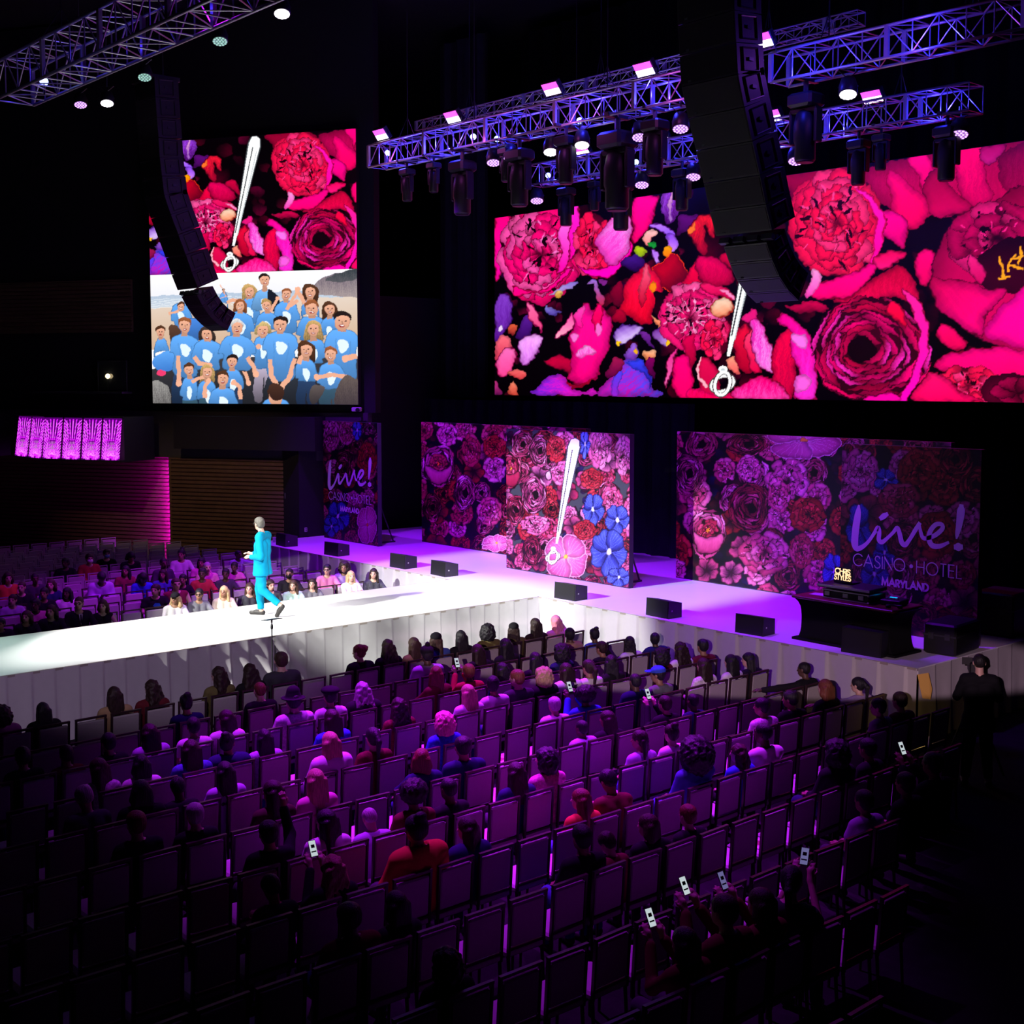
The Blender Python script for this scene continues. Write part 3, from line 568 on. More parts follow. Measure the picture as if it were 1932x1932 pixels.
    f(ZB((880, 900), (1000, 860), (1150, 740), (1270, 710), (1330, 800), (1350, 900), (1200, 880), (1000, 920)), (190, 0, 50), (235, 0, 75), streak=.25, edge=DRD)
    f(ZB((620, 930), (780, 900), (860, 930), (820, 960), (700, 960)), (225, 0, 80), (120, 0, 40))
    # big rose
    p.rose(*ZB((1090, 1170))[0], 112, 100, ((55, 0, 20), (190, 0, 60), (255, 0, 125), (255, 40, 200)), 7, 8, .3, .26, -.22, -.03)
    f(ZB((1260, 830), (1340, 880), (1400, 1010), (1408, 1150), (1370, 1300), (1290, 1440), (1240, 1450), (1330, 1250), (1350, 1050)), (255, 30, 150), (255, 0, 190), edge=DRD); f(ZB((1200, 900), (1260, 930), (1285, 1000), (1270, 1045), (1180, 960)), (255, 0, 70), (225, 0, 50), edge=DRD); f(ZB((1050, 1450), (1130, 1410), (1240, 1420), (1230, 1455)), (255, 0, 160))
    # right rose, open with orange stamens
    f(ZB((1335, 660), (1400, 608), (1445, 640), (1425, 740), (1400, 815), (1350, 800)), (255, 0, 120), (225, 0, 90), edge=DRD)
    f(ZB((1415, 800), (1450, 620), (1560, 450), (1750, 360), (1990, 300), (1990, 1140), (1710, 1115), (1560, 1020), (1450, 920)), (160, 0, 65), (225, 0, 95), edge=(50, 0, 20))
    p.peony(*ZB((1790, 560))[0], 98, 72, ((30, 0, 12), (120, 0, 50), (195, 0, 85), (240, 30, 130)), 51, 5, 8); f(ZB((1640, 700), (1800, 570), (1990, 560), (1990, 820), (1800, 850), (1680, 800)), (30, 0, 12), (60, 0, 25))
    for q in (((1800, 660), (1820, 780)), ((1880, 640), (1840, 740)), ((1915, 600), (1900, 690)), ((1850, 700), (1930, 720)), ((1800, 775), (1850, 770)), ((1870, 660), (1920, 650))): p.line(ZB(*q), 5, (255, 160, 20))
    f(ZB((1420, 770), (1520, 780), (1640, 790), (1720, 830), (1840, 840), (1720, 990), (1700, 1100), (1560, 1020), (1450, 920)), (215, 0, 85), (250, 0, 120), ZB((1450, 780))[0], ZB((1650, 1000))[0], streak=.12, edge=(90, 0, 30)); f(ZB((1710, 1080), (1760, 980), (1860, 880), (1990, 800), (1990, 1140), (1850, 1140)), (255, 0, 160), (250, 0, 140), edge=(150, 0, 60)); f(ZB((1620, 640), (1700, 700), (1720, 760), (1690, 820), (1640, 750)), (240, 30, 130), (200, 0, 85), edge=(70, 0, 30))
    f(ZB((1455, 1060), (1490, 1020), (1620, 1120), (1580, 1165), (1490, 1150)), (255, 0, 110), (225, 0, 80), edge=DRD)
    f(ZB((1440, 1260), (1510, 1190), (1680, 1160), (1830, 1150), (1990, 1200), (1990, 1310), (1700, 1330), (1530, 1290)), (255, 0, 130), (245, 0, 100), edge=DRD); p.peony(*ZB((1620, 1370))[0], 70, 40, PAL3, 61, 5, 9); f(ZB((1330, 1455), (1380, 1330), (1450, 1290), (1600, 1400), (1700, 1455)), (255, 10, 110), (250, 0, 90), edge=DRD); f(ZB((1730, 1320), (1850, 1300), (1990, 1320), (1990, 1455), (1720, 1455)), (60, 0, 25), (90, 0, 35)); p.petals(*ZB((1900, 1400))[0], 50, 30, 6, (60, 0, 20), (170, 0, 70), 3, edge=(30, 0, 10))
    p.X, p.Y = X.astype(np.float32), Y.astype(np.float32); p.rnd = 0; glass_mark(p, 1363, 724, (1374, 672), (1443, 352), 31)
    return p
LEDX0, LEDX1, LEDY, LEDZ0, LEDZ1 = -28.52, -11.7, 24.0, 5.09, 10.13
def screen_case(parent, M, w, h, t=.16):
    return MB().box((w / 2, t / 2 + .004, h / 2), (w + .02, t, h + .02)).build('casing', M_BLACK, parent)
M_LED = mat_attr('led_picture', 1.15)
nx, nz = 900, 280
I, J = np.meshgrid(np.linspace(LEDX0, LEDX1, nx + 1), np.linspace(LEDZ0, LEDZ1, nz + 1))
XX, YY = to_px(I, LEDY, J)
art = led_art(XX, YY)
scr = empty('video_screen', (LEDX0, LEDY, LEDZ0), 0, 'wide video wall above the stage showing huge magenta roses and peonies', 'video screen')
grid_face('picture', (0, 0, 0), (LEDX1 - LEDX0, 0, 0), (0, 0, LEDZ1 - LEDZ0), nx, nz, art.linear(), M_LED, scr)
screen_case(scr, None, LEDX1 - LEDX0, LEDZ1 - LEDZ0)
# ---- left screen: the same flowers above, a family photo on a beach below
def crowd_art(X, Y):
    p = Paint(X, Y, (240, 240, 242), 3.2, 4.); f = p.fill
    f([(0, 900), (1600, 900), (1600, 1130), (0, 1150)], (250, 250, 250), (232, 232, 238), sm=False)
    f([(0, 1135), (1600, 1115), (1600, 1230), (0, 1230)], (172, 190, 212), (205, 212, 220), sm=False, streak=.2); f([(0, 1222), (1600, 1160), (1600, 1500), (0, 1500)], (222, 205, 190), (205, 170, 140), sm=False)
    for k in range(5): p.line([(100, 1160 + 14 * k), (760, 1150 + 14 * k)], 4, (232, 238, 242), .7)
    f([(1210, 1110), (1260, 1050), (1320, 1030), (1400, 1010), (1600, 960), (1600, 1170), (1360, 1160), (1230, 1150)], (95, 85, 100), (165, 150, 150), streak=.2); f([(1290, 1060), (1400, 1010), (1600, 965), (1600, 1030), (1400, 1070)], (45, 55, 60), (85, 85, 90), streak=.3)
    f([(100, 1640), (400, 1560), (1600, 1560), (1600, 1900), (100, 1900)], (60, 58, 62), (28, 30, 36), sm=False)
    f([(120, 1720), (230, 1760), (240, 1890), (120, 1890)], (150, 148, 145), (95, 92, 92), streak=.4)
    SK, BL = (232, 170, 140), (95, 165, 240)
    def man(x, y, r, hair, w, top, foot, arms=None, hl=0, sh=BL, sk=SK, jeans=None, pr=True, mouth=True, tilt=0):
        if hl: f([(x - r * 1.1, y - r * .6), (x, y - r * 1.35), (x + r * 1.15, y - r * .5), (x + r * 1.3, y + r * hl), (x + r * .5, y + r * hl), (x - r * .5, y + r * hl), (x - r * 1.25, y + r * hl)], hair, np.array(hair) * .6, streak=.3)
        if jeans: f([(x - w * .8, foot - 20), (x + w * .8, foot - 20), (x + w * 1.05, foot + 210), (x + w * .25, foot + 215), (x, foot + 60), (x - w * .2, foot + 215), (x - w * 1.0, foot + 210)], jeans, np.array(jeans) * .45)
        f([(x - w * .38, top), (x + w * .38, top), (x + w * .95, top + 35), (x + w * 1.2, top + 120), (x + w * .86, top + 135), (x + w * .8, foot), (x - w * .8, foot), (x - w * .86, top + 135), (x - w * 1.2, top + 120), (x - w * .95, top + 35)], np.array(sh) * 1.05, np.array(sh) * .72, edge=np.array(sh) * .62, ew=4)
        p.line([(x - w * .45, top + 60), (x - w * .35, foot - 30)], 7, np.array(sh) * .8, .5); p.line([(x + w * .5, top + 80), (x + w * .3, foot - 40)], 8, np.array(sh) * .8, .5)
        if pr: f([(x - w * .3, top + 70), (x + w * .1, top + 66), (x + w * .4, top + 100), (x + w * .1, top + 150), (x - w * .25, top + 130)], (222, 238, 252))
        for ar in arms or (): p.line(ar, r * .62, sk); p.ell(*ar[-1], r * .42, r * .45, np.array(sk) * 1.03)
        f([(x - r * .4, y + r * .6), (x + r * .4, y + r * .6), (x + r * .5, top + 12), (x - r * .5, top + 12)], np.array(sk) * .82, sm=False)
        p.ell(x, y, r * .82, r * 1.08, np.array(sk) * 1.06, np.array(sk) * .86, tilt, edge=np.array(sk) * .7, ew=2)
        f([(x - r * .9, y - r * .1), (x - r * .86, y - r * .85), (x, y - r * 1.3), (x + r * .86, y - r * .85), (x + r * .92, y - r * .05), (x + r * .66, y - r * .55), (x, y - r * .72), (x - r * .66, y - r * .5)], hair, np.array(hair) * .7, streak=.25)
        for q in (-.33, .33): p.ell(x + q * r, y - r * .12, r * .13, r * .08, (50, 30, 30))
        p.line([(x, y - .05 * r), (x + .06 * r, y + .25 * r)], r * .12, np.array(sk) * .75)
        if mouth: p.ell(x, y + r * .5, r * .3, r * .16, (150, 40, 45)); p.ell(x, y + r * .46, r * .22, r * .06, (245, 235, 230))
    BR, BD, DK, GY, RD = (90, 55, 35), (215, 175, 110), (40, 28, 25), (235, 232, 230), (165, 95, 55); J = (45, 70, 110); T = (60, 95, 115)
    man(330, 1210, 30, BR, 62, 1180, 1400, [[(250, 1260), (310, 1240), (340, 1190)]]); man(795, 1120, 40, BD, 60, 1160, 1330, None, 2.0); man(898, 1050, 38, DK, 70, 1110, 1250, None, 0, (120, 180, 240)); f([(920, 1110), (985, 1150), (1010, 1240), (940, 1240)], (25, 28, 40))
    man(620, 1110, 10, BR, 30, 1120, 1200, [[(560, 1175), (640, 1150), (600, 1070)]], pr=False, mouth=False); man(1040, 1145, 34, RD, 75, 1190, 1400, [[(960, 1210), (925, 1265), (985, 1170)], [(1110, 1190), (1050, 1240), (1120, 1110)]]); man(1195, 1130, 42, BR, 50, 1180, 1280, [[(1160, 1200), (1110, 1120)]], 1.6)
    man(735, 1210, 36, RD, 80, 1255, 1440, [[(650, 1190), (680, 1175), (740, 1180)]], 1.3); man(910, 1215, 36, (205, 160, 100), 70, 1260, 1380, None); man(1205, 1240, 48, RD, 85, 1290, 1450, None); man(1320, 1250, 40, BR, 60, 1300, 1400, None, 1.8); man(185, 1380, 36, BR, 45, 1420, 1520, [[(150, 1590), (250, 1560)]], pr=False); f([(130, 1560), (250, 1510), (300, 1560), (280, 1640), (150, 1640)], BL, (60, 120, 200)); f([(240, 1350), (300, 1345), (330, 1420), (270, 1470)], (95, 65, 50), (60, 40, 30))
    p.ell(180, 1660, 34, 20, (235, 60, 110))
    man(415, 1330, 0, DK, 80, 1290, 1440, None, 0, (70, 130, 215), pr=False, mouth=False)
    man(350, 1340, 48, RD, 92, 1400, 1680, [[(300, 1550), (310, 1650), (300, 1740)]], 0, BL, SK, J, tilt=-.3); man(505, 1405, 44, (70, 55, 50), 95, 1440, 1640, [[(420, 1560), (450, 1600), (520, 1610)]], 1.0); man(1215, 1375, 46, BD, 70, 1440, 1600, None, 1.7); man(885, 1380, 44, (225, 195, 130), 66, 1420, 1630, [[(780, 1500), (850, 1490)]], .5, BL, SK, (205, 190, 215))
    man(708, 1360, 46, GY, 108, 1410, 1640, [[(780, 1560), (820, 1620), (830, 1670)]]); man(1000, 1345, 50, DK, 105, 1390, 1700, [[(930, 1580), (930, 1680), (985, 1760)], [(1090, 1580), (1060, 1680), (1000, 1760)]], 0, BL, SK, (50, 55, 65)); man(1400, 1330, 58, DK, 100, 1380, 1700, [[(1480, 1560), (1420, 1570)]], 0, BL, SK, (110, 95, 85))
    for x, y, r, h, w, t, b, a, j in ((378, 1640, 38, BR, 55, 1690, 1850, None, T), (500, 1660, 40, BD, 62, 1715, 1840, [[(395, 1720), (440, 1700), (490, 1690)]], T), (676, 1590, 40, DK, 62, 1640, 1760, [[(760, 1660), (780, 1730)]], J), (1165, 1510, 46, BR, 62, 1570, 1720, [[(1120, 1600), (1130, 1560), (1160, 1540)]], J), (1325, 1545, 44, RD, 78, 1600, 1770, [[(1420, 1690), (1330, 1680), (1230, 1690)]], T)):
        man(x, y, r, h, w, t, b, a, 1.7 if h == BD or x == 1165 else 0, BL, SK, j)
    man(607, 1700, 44, BR, 85, 1760, 1890, [[(480, 1830), (490, 1760), (510, 1720)], [(730, 1830), (720, 1760), (680, 1730)]])
    man(960, 1830, 56, (75, 45, 35), 90, 1830, 1900, None, pr=False, mouth=False); p.ell(968, 1790, 54, 58, (75, 48, 36), (50, 30, 25))
    f([(1400, 1690), (1470, 1700), (1500, 1800), (1480, 1880), (1340, 1880)], (100, 88, 80), (60, 52, 50), streak=.2); f([(1200, 1750), (1290, 1760), (1230, 1860), (1190, 1860)], (95, 85, 82), (50, 45, 45))
    return p
LSW, LSZ0, LSZM, LSZ1 = 6.56, 4.85, 8.53, 12.27
lo = wp(-4.14, .15, LSZ0)
scl = empty('video_screen', lo, math.atan2(WV.y, WV.x), 'tall left video screen with roses above a family in light blue shirts', 'video screen')
nx, n1, n2 = 380, 214, 217
U, V = np.meshgrid(np.linspace(0, LSW, nx + 1), np.linspace(0, LSZ1 - LSZM, n2 + 1))
kx = (LSZ1 - LSZM) / (LEDZ1 - LEDZ0); xr = on_y(1363, 724, LEDY)[0]
XX, YY = to_px(xr + (U - 2.62) / kx, LEDY, LEDZ0 + V / kx)
grid_face('picture', (0, 0, LSZM - LSZ0), (LSW, 0, 0), (0, 0, LSZ1 - LSZM), nx, n2, led_art(XX, YY).linear(), M_LED, scl)['label'] = 'upper picture of magenta roses'
U, V = np.meshgrid(np.linspace(0, 1, nx + 1), np.linspace(0, 1, n1 + 1))
cw = crowd_art(118 + U * 1378, 1872 - V * (1872 - 990))
grid_face('picture', (0, 0, 0), (LSW, 0, 0), (0, 0, LSZM - LSZ0), nx, n1, cw.linear(), M_LED, scl)['label'] = 'lower picture of a family in blue shirts on a beach'
screen_case(scl, None, LSW, LSZ1 - LSZ0)
# ------------------------------------------------------------------ printed floral panels on the stage, with lettering
M_PRINT = mat_attr('floral_print', 0, .45); M_LETTER = mat('white_vinyl', (.62, .60, .64), .45); M_EDGE = mat('panel_edge', (.04, .03, .05), .6)
PNAT = [[tuple(v * k for v, k in zip(c, (1., .82, .95))) for c in q] for q in [((60, 14, 34), (160, 50, 92), (214, 110, 150), (240, 180, 205)), ((48, 8, 26), (130, 24, 60), (186, 60, 100), (226, 130, 160)), ((60, 16, 40), (175, 70, 120), (225, 140, 180), (246, 205, 222)), ((40, 8, 20), (110, 20, 34), (176, 44, 58), (222, 96, 96))]]
def floral(X, Y, seed, step, feats, bg=(20, 22, 30), dark=.75, gam=1.3):
    p = Paint(X, Y, bg, .9 * step / 40, step / 55.); p.rnd = .35; rn = random.Random(seed)
    x0, x1, y0, y1 = X.min(), X.max(), Y.min(), Y.max(); pts = []
    y = y0 - step * .3
    while y < y1 + step * .5:
        x = x0 - step * .3 + rn.uniform(0, step * .5)
        while x < x1 + step * .5: pts.append((x + rn.uniform(-.2, .2) * step, y + rn.uniform(-.2, .2) * step)); x += step
        y += step * .85
    rn.shuffle(pts)
    for x, y in pts:
        for k in range(2): p.petals(x + rn.uniform(-.5, .5) * step, y + rn.uniform(-.5, .5) * step, step * .4, step * .4, 3, (16, 12, 26), rn.choice(((70, 20, 50), (40, 30, 90), (90, 26, 44), (46, 24, 66))), rn.randint(0, 999), rn.uniform(0, 6), .4)
    for x, y in pts:
        r = step * rn.uniform(.42, .62); pal = rn.choice(PNAT); k = rn.random()
        if k < .42: p.rose(x, y, r * .9, r * 1.05, pal, rn.randint(0, 99), 5, rn.uniform(0, 6), .25)
        elif k < .8: p.peony(x, y, r * .9, r, pal, rn.randint(0, 99), 6, 8, rn.uniform(0, 6))
        else: p.petals(x, y, r, r, 5, (40, 12, 40), pal[2], rn.randint(0, 99), rn.uniform(0, 6), .5, edge=pal[0])
    BLU = ((20, 26, 96), (90, 110, 215))
    for q in feats:
        t = q[0]
        if t == 'rose': p.rose(q[1], q[2], q[3], q[4], PNAT[q[5]], int(q[1]), 7, 0, .24, .2)
        elif t == 'peony': p.peony(q[1], q[2], q[3], q[4], PNAT[q[5]], int(q[1]), 8, 9)
        elif t == 'blue': p.petals(q[1], q[2], q[3], q[4], 5, (26, 30, 110), (86, 104, 205), int(q[1]), .3, .52, edge=(20, 20, 80), vein=(130, 150, 235)); p.ell(q[1], q[2], q[3] * .12, q[4] * .16, (225, 225, 245))
        elif t == 'orchid': p.petals(q[1], q[2], q[3], q[4], 4, (215, 120, 175), (196, 84, 150), int(q[1]), .6, .62, edge=(230, 170, 205), vein=(240, 190, 220)); p.ell(q[1], q[2], q[3] * .1, q[4] * .1, (235, 190, 80))
        elif t == 'open': p.rose(q[1], q[2], q[3], q[4], PNAT[q[5]], int(q[1]), 3, 0, .6); p.peony(q[1], q[2] - q[4] * .1, q[3] * .6, q[4] * .5, PNAT[1], int(q[2]), 4, 7, core=(235, 150, 60)); p.fill([(q[1] - q[3] * .85, q[2] - q[4] * .05), (q[1], q[2] + q[4] * .2), (q[1] + q[3] * .85, q[2]), (q[1] + q[3] * .5, q[2] + q[4] * .8), (q[1] - q[3] * .5, q[2] + q[4] * .8)], PNAT[q[5]][2], PNAT[q[5]][1], edge=PNAT[q[5]][0], streak=.1)
        elif t == 'flat': p.rnd = 0; p.X, p.Y = X.astype(np.float32), Y.astype(np.float32)
        elif t == 'mark': glass_mark(p, *q[1:])
        elif t == 'petal': p.fill(q[1], q[2], q[3], edge=(30, 12, 30), streak=.2)
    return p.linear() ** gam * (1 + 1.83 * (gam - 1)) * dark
def panel(name, label, x0, x1, y, nx, nz, seed, step, feats, base=S, top=4.40, dark=.75, gam=1.3, bg=(20, 22, 30)):
    root = empty(name, (x0, y, base), 0, label, 'scenic panel')
    I, J = np.meshgrid(np.linspace(x0, x1, nx + 1), np.linspace(base, top, nz + 1))
    X, Y = to_px(I, y, J)
    grid_face('printed_face', (0, 0, .02), (x1 - x0, 0, 0), (0, 0, top - base - .02), nx, nz, floral(X, Y, seed, step, feats, bg, dark, gam), M_PRINT, root)
    MB().box(((x1 - x0) / 2, .067, (top - base) / 2), (x1 - x0, .126, top - base - .002)).build('board', M_EDGE, root)
    for bx in (.5, x1 - x0 - .5): MB().box((bx, .5, .02), (.06, .8, .04)).tube([(bx, .85, .03), (bx, .14, 1.7)], .02).build('rear_brace', M_STEEL, root)
    return root
ZC = lambda x, y: (590 + .3209 * x, 770 + .3209 * y)
ZR = lambda x, y: (1190 + .384 * x, 780 + .384 * y)
def F(t, z, x, y, rx, ry, *a): cx, cy = z(x, y); s = .3209 if z is ZC else .384; return (t, cx, cy, rx * s, ry * s) + a
panel('scenic_panel', 'large floral panel directly behind the centre panel, lit violet', -27.85, -21.46, 20.85, 330, 200, 3, 42,
      [F('open', ZC, 740, 340, 95, 125, 2), F('rose', ZC, 890, 500, 65, 110, 2), F('rose', ZC, 700, 590, 55, 90, 1), F('peony', ZC, 930, 250, 60, 100, 1), F('peony', ZC, 1040, 610, 75, 90, 0), F('peony', ZC, 1070, 230, 70, 70, 3), F('orchid', ZC, 1080, 800, 90, 50), F('petal', ZC, 0, 0, 0, 0)][:-1])
panel('scenic_panel', 'white-lit floral panel at the runway head printed with a glass stroke and ring', -22.66, -18.70, 19.42, 300, 250, 9, 40,
      [F('open', ZC, 1165, 370, 65, 110, 1), F('rose', ZC, 1330, 250, 60, 95, 2), F('rose', ZC, 1300, 510, 75, 115, 2), F('rose', ZC, 1290, 845, 60, 90, 1), F('peony', ZC, 1430, 240, 60, 80, 3), F('peony', ZC, 1690, 235, 70, 130, 2), F('peony', ZC, 1830, 280, 60, 120, 2), F('peony', ZC, 1640, 420, 70, 65, 3), F('peony', ZC, 1760, 540, 65, 80, 0), F('rose', ZC, 1190, 600, 55, 90, 1), F('peony', ZC, 1310, 690, 90, 60, 2), F('petal', ZC, 0, 0, 0, 0)][:-1] +
      [F('blue', ZC, 1600, 210, 30, 90), F('blue', ZC, 1650, 600, 65, 100), F('blue', ZC, 1790, 660, 75, 90), F('blue', ZC, 1740, 850, 110, 140), F('blue', ZC, 1800, 1000, 70, 60), F('orchid', ZC, 1490, 880, 125, 135), F('peony', ZC, 1600, 720, 70, 60, 3), ('petal', [ZC(1370, 380), ZC(1400, 370), ZC(1405, 420), ZC(1375, 425)], (235, 200, 220), (210, 120, 160)),
       ('flat',), ('mark', *ZC(1412, 880), ZC(1434, 800), ZC(1540, 205), 21, .58)], dark=.98, gam=1.08, bg=(62, 66, 72))  # pale gaps and strong print put the white light's glare into the colour
panel('scenic_panel', 'long floral panel right of the stage opening behind the letter banner', -19.07, -12.45, 21.3, 400, 230, 14, 56,
      [F('rose', ZR, 580, 465, 100, 125, 1), F('peony', ZR, 770, 330, 110, 110, 2), F('peony', ZR, 730, 400, 60, 90, 0), F('peony', ZR, 870, 500, 90, 90, 3), F('rose', ZR, 570, 150, 100, 60, 1), F('rose', ZR, 280, 300, 75, 105, 2), F('open', ZR, 380, 590, 90, 120, 2), F('peony', ZR, 660, 690, 130, 110, 0), F('orchid', ZR, 850, 130, 180, 95), F('peony', ZR, 580, 270, 60, 70, 2), F('peony', ZR, 840, 680, 60, 90, 1), F('blue', ZR, 1000, 780, 60, 90)])
# --- lettering: a brush-written word, thin capitals, small bold capitals (panel coordinates: 0..1 across, 0..1 up)
def arc(cx, cy, r, a0, a1, n=18): return [(cx + r * math.cos(R(a0 + (a1 - a0) * i / n)), cy + r * math.sin(R(a0 + (a1 - a0) * i / n))) for i in range(n + 1)]
GLY = {'C': (.88, [arc(.5, .5, .5, 42, 318)]), 'A': (.86, [[(0, 0), (.43, 1), (.86, 0)], [(.15, .34), (.71, .34)]]), 'S': (.56, [[(.50, .82), (.43, .95), (.27, 1), (.12, .94), (.05, .77), (.11, .62), (.29, .52), (.48, .41), (.55, .24), (.47, .06), (.27, 0), (.08, .06), (0, .22)]]),
       'I': (.04, [[(.02, 0), (.02, 1)]]), 'N': (.74, [[(0, 0), (0, 1), (.74, 0), (.74, 1)]]), 'O': (1., [arc(.5, .5, .5, 0, 360, 30)]), 'H': (.66, [[(0, 0), (0, 1)], [(.66, 0), (.66, 1)], [(0, .52), (.66, .52)]]), 'T': (.5, [[(0, 1), (.5, 1)], [(.25, 0), (.25, 1)]]),
       'E': (.46, [[(.46, 1), (0, 1), (0, 0), (.46, 0)], [(0, .53), (.44, .53)]]), 'L': (.42, [[(0, 1), (0, 0), (.42, 0)]]), 'M': (.9, [[(0, 0), (.1, 1), (.45, .12), (.8, 1), (.9, 0)]]), 'R': (.5, [[(0, 0), (0, 1), (.25, 1)] + arc(.24, .74, .26, 90, -90, 10) + [(0, .48)], [(.2, .48), (.5, 0)]]),
       'Y': (.7, [[(0, 1), (.35, .46), (.7, 1)], [(.35, .46), (.35, 0)]]), 'D': (.66, [[(0, 0), (0, 1), (.2, 1)] + arc(.17, .5, .5, 90, -90, 16) + [(0, 0)]]), 'P': (.5, [[(0, 0), (0, 1), (.25, 1)] + arc(.24, .74, .26, 90, -90, 10) + [(0, .48)]]), 'K': (.56, [[(0, 0), (0, 1)], [(.54, 1), (0, .45)], [(.14, .56), (.56, 0)]]), '.': (.14, [arc(.07, .5, .055, 0, 360, 10)])}
def strokes(txt, x, y, h, gap=.2, total=None):
    adv = sum(GLY[c][0] for c in txt if c != ' ') + gap * (len(txt) - 1)
    sx = h if total is None else total / adv
    out = []
    for c in txt:
        if c != ' ':
            for q in GLY[c][1]: out.append([(x + px * sx, y + py * h) for px, py in q])
            x += (GLY[c][0] + gap) * sx
        else: x += .4 * sx
    return out
def ribbons(mb, lines, w, P, y=-.004, widths=None):
    """flat strokes; P maps (u, v) to metres across/up"""
    n = 0
    for li, L in enumerate(lines):
        W_ = widths[li] if widths else [w] * len(L)
        pts = [np.array(P(*q), float) for q in L]
        l, r = [], []
        for i, p in enumerate(pts):
            a = pts[max(i - 1, 0)]; b = pts[min(i + 1, len(pts) - 1)]; d = b - a; d = d / (np.linalg.norm(d) + 1e-9)
            n_ = np.array([-d[1], d[0]])
            if 0 < i < len(pts) - 1:
                d0 = (p - pts[i - 1]); d0 /= np.linalg.norm(d0) + 1e-9; c = max(.35, abs(float(np.array([-d0[1], d0[0]]) @ n_)))
            else: c = 1; p = p + d * (-.5 if i == 0 else .5) * W_[i] * .5
            l.append(p + n_ * W_[i] / 2 / c); r.append(p - n_ * W_[i] / 2 / c)
        yy = y - .0004 * li
        V = [(q[0], yy, q[1]) for q in l] + [(q[0], yy, q[1]) for q in r]; m = len(l)
        mb.add(V, [(i, m + i, m + i + 1, i + 1) for i in range(m - 1)])
def spl(pts, n=6):
    pts = np.array(pts, float); P = np.vstack([2 * pts[0] - pts[1], pts, 2 * pts[-1] - pts[-2]]); out = []
    for i in range(1, len(P) - 2):
        a, b, c, d = P[i - 1:i + 3]
        for t in np.arange(n) / n: out.append(.5 * (2 * b + (c - a) * t + (2 * a - 5 * b + 4 * c - d) * t * t + (3 * b - a - 3 * c + d) * t ** 3))
    out.append(pts[-1]); return np.array(out)
BRUSH = [[(1122, 452, 10), (1118, 490, 30), (1110, 540, 36), (1103, 600, 36), (1102, 640, 36), (1112, 664, 26), (1140, 655, 20), (1170, 628, 16), (1196, 590, 17), (1215, 563, 22), (1222, 585, 22), (1220, 620, 22), (1236, 632, 20), (1262, 612, 16), (1290, 585, 16), (1310, 563, 20), (1322, 590, 22), (1332, 632, 24), (1350, 645, 22), (1374, 615, 18), (1398, 575, 20), (1420, 540, 18)],
         [(1420, 545, 10), (1424, 575, 16), (1436, 610, 18), (1462, 612, 18), (1500, 596, 20), (1532, 566, 20), (1528, 545, 18), (1500, 546, 20), (1474, 576, 22), (1466, 615, 24), (1482, 648, 24), (1520, 652, 20), (1562, 634, 12)],
         [(1228, 516, 18), (1244, 505, 26), (1262, 494, 16)], [(1626, 452, 18), (1624, 480, 36), (1616, 540, 30), (1606, 590, 20), (1602, 614, 8)], [(1594, 656, 20), (1611, 656, 36), (1628, 656, 20)]]
def letter_banner(root, x0, y, wid, sc):
    k = lambda q: on_y(1190 + .384 * q[0], 780 + .384 * q[1], 19.5)
    f = lambda u, v: ((u + 13.53) * sc, (v - S) * 1.)
    mb = MB(); L, Wd = [], []
    for b in BRUSH:
        s = spl(b); w = [k(q) for q in s]; L.append([(q[0], q[2]) for q in w]); Wd.append([q[2] * .00396 * sc for q in s])
    ribbons(mb, L, 0, f, -.006, Wd)
    a, b = k((1094, 745)), k((1626, 810)); zz = k((1094, 745))[2]; h = k((1100, 688))[2] - zz
    ribbons(mb, strokes('CASINO', a[0], zz, h, .17, (k((1347, 770))[0] - a[0])), .018 * sc, f, -.006)
    a2 = k((1405, 782))[0]; ribbons(mb, strokes('HOTEL', a2, zz, h, .22, b[0] - a2), .018 * sc, f, -.006)
    cx = k((1379, 751)); mb.prism([((cx[0] + 13.53) * sc + .035 * math.cos(t), cx[2] - S + .035 * math.sin(t)) for t in np.linspace(0, 6.28, 13)[:-1]], .004, .006, Matrix(((1, 0, 0), (0, 0, -1), (0, 1, 0))).to_4x4())
    m0, m1 = k((1236, 842)), k((1462, 872)); ribbons(mb, strokes('MARYLAND', m0[0], m0[2], h * .56, .2, m1[0] - m0[0]), .034 * sc, f, -.006)
    mb.build('lettering', M_LETTER, root)['label'] = 'white lettering'
rb = panel('letter_banner', 'right-hand dark floral banner with white lettering behind the DJ desk', -13.53, -10.85, 19.5, 210, 250, 21, 62,
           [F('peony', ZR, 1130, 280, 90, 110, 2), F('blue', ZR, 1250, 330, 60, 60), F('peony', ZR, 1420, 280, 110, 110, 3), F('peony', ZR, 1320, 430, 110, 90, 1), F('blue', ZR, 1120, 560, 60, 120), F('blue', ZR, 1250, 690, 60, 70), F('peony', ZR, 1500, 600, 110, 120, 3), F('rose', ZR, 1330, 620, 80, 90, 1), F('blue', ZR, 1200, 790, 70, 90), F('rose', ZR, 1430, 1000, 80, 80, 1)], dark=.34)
letter_banner(rb, -13.53, 19.5, 2.68, 1.)
lb = panel('letter_banner', 'left-hand floral banner with white lettering below the tall video screen', -30.38, -27.77, 19.35, 130, 180, 33, 30,
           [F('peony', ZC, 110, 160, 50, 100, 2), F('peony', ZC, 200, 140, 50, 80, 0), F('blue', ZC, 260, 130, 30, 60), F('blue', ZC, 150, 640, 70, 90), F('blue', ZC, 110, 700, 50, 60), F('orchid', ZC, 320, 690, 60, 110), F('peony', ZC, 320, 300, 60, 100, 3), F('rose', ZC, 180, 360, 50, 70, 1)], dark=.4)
letter_banner(lb, -30.38, 19.35, 2.61, 2.61 / 2.68)
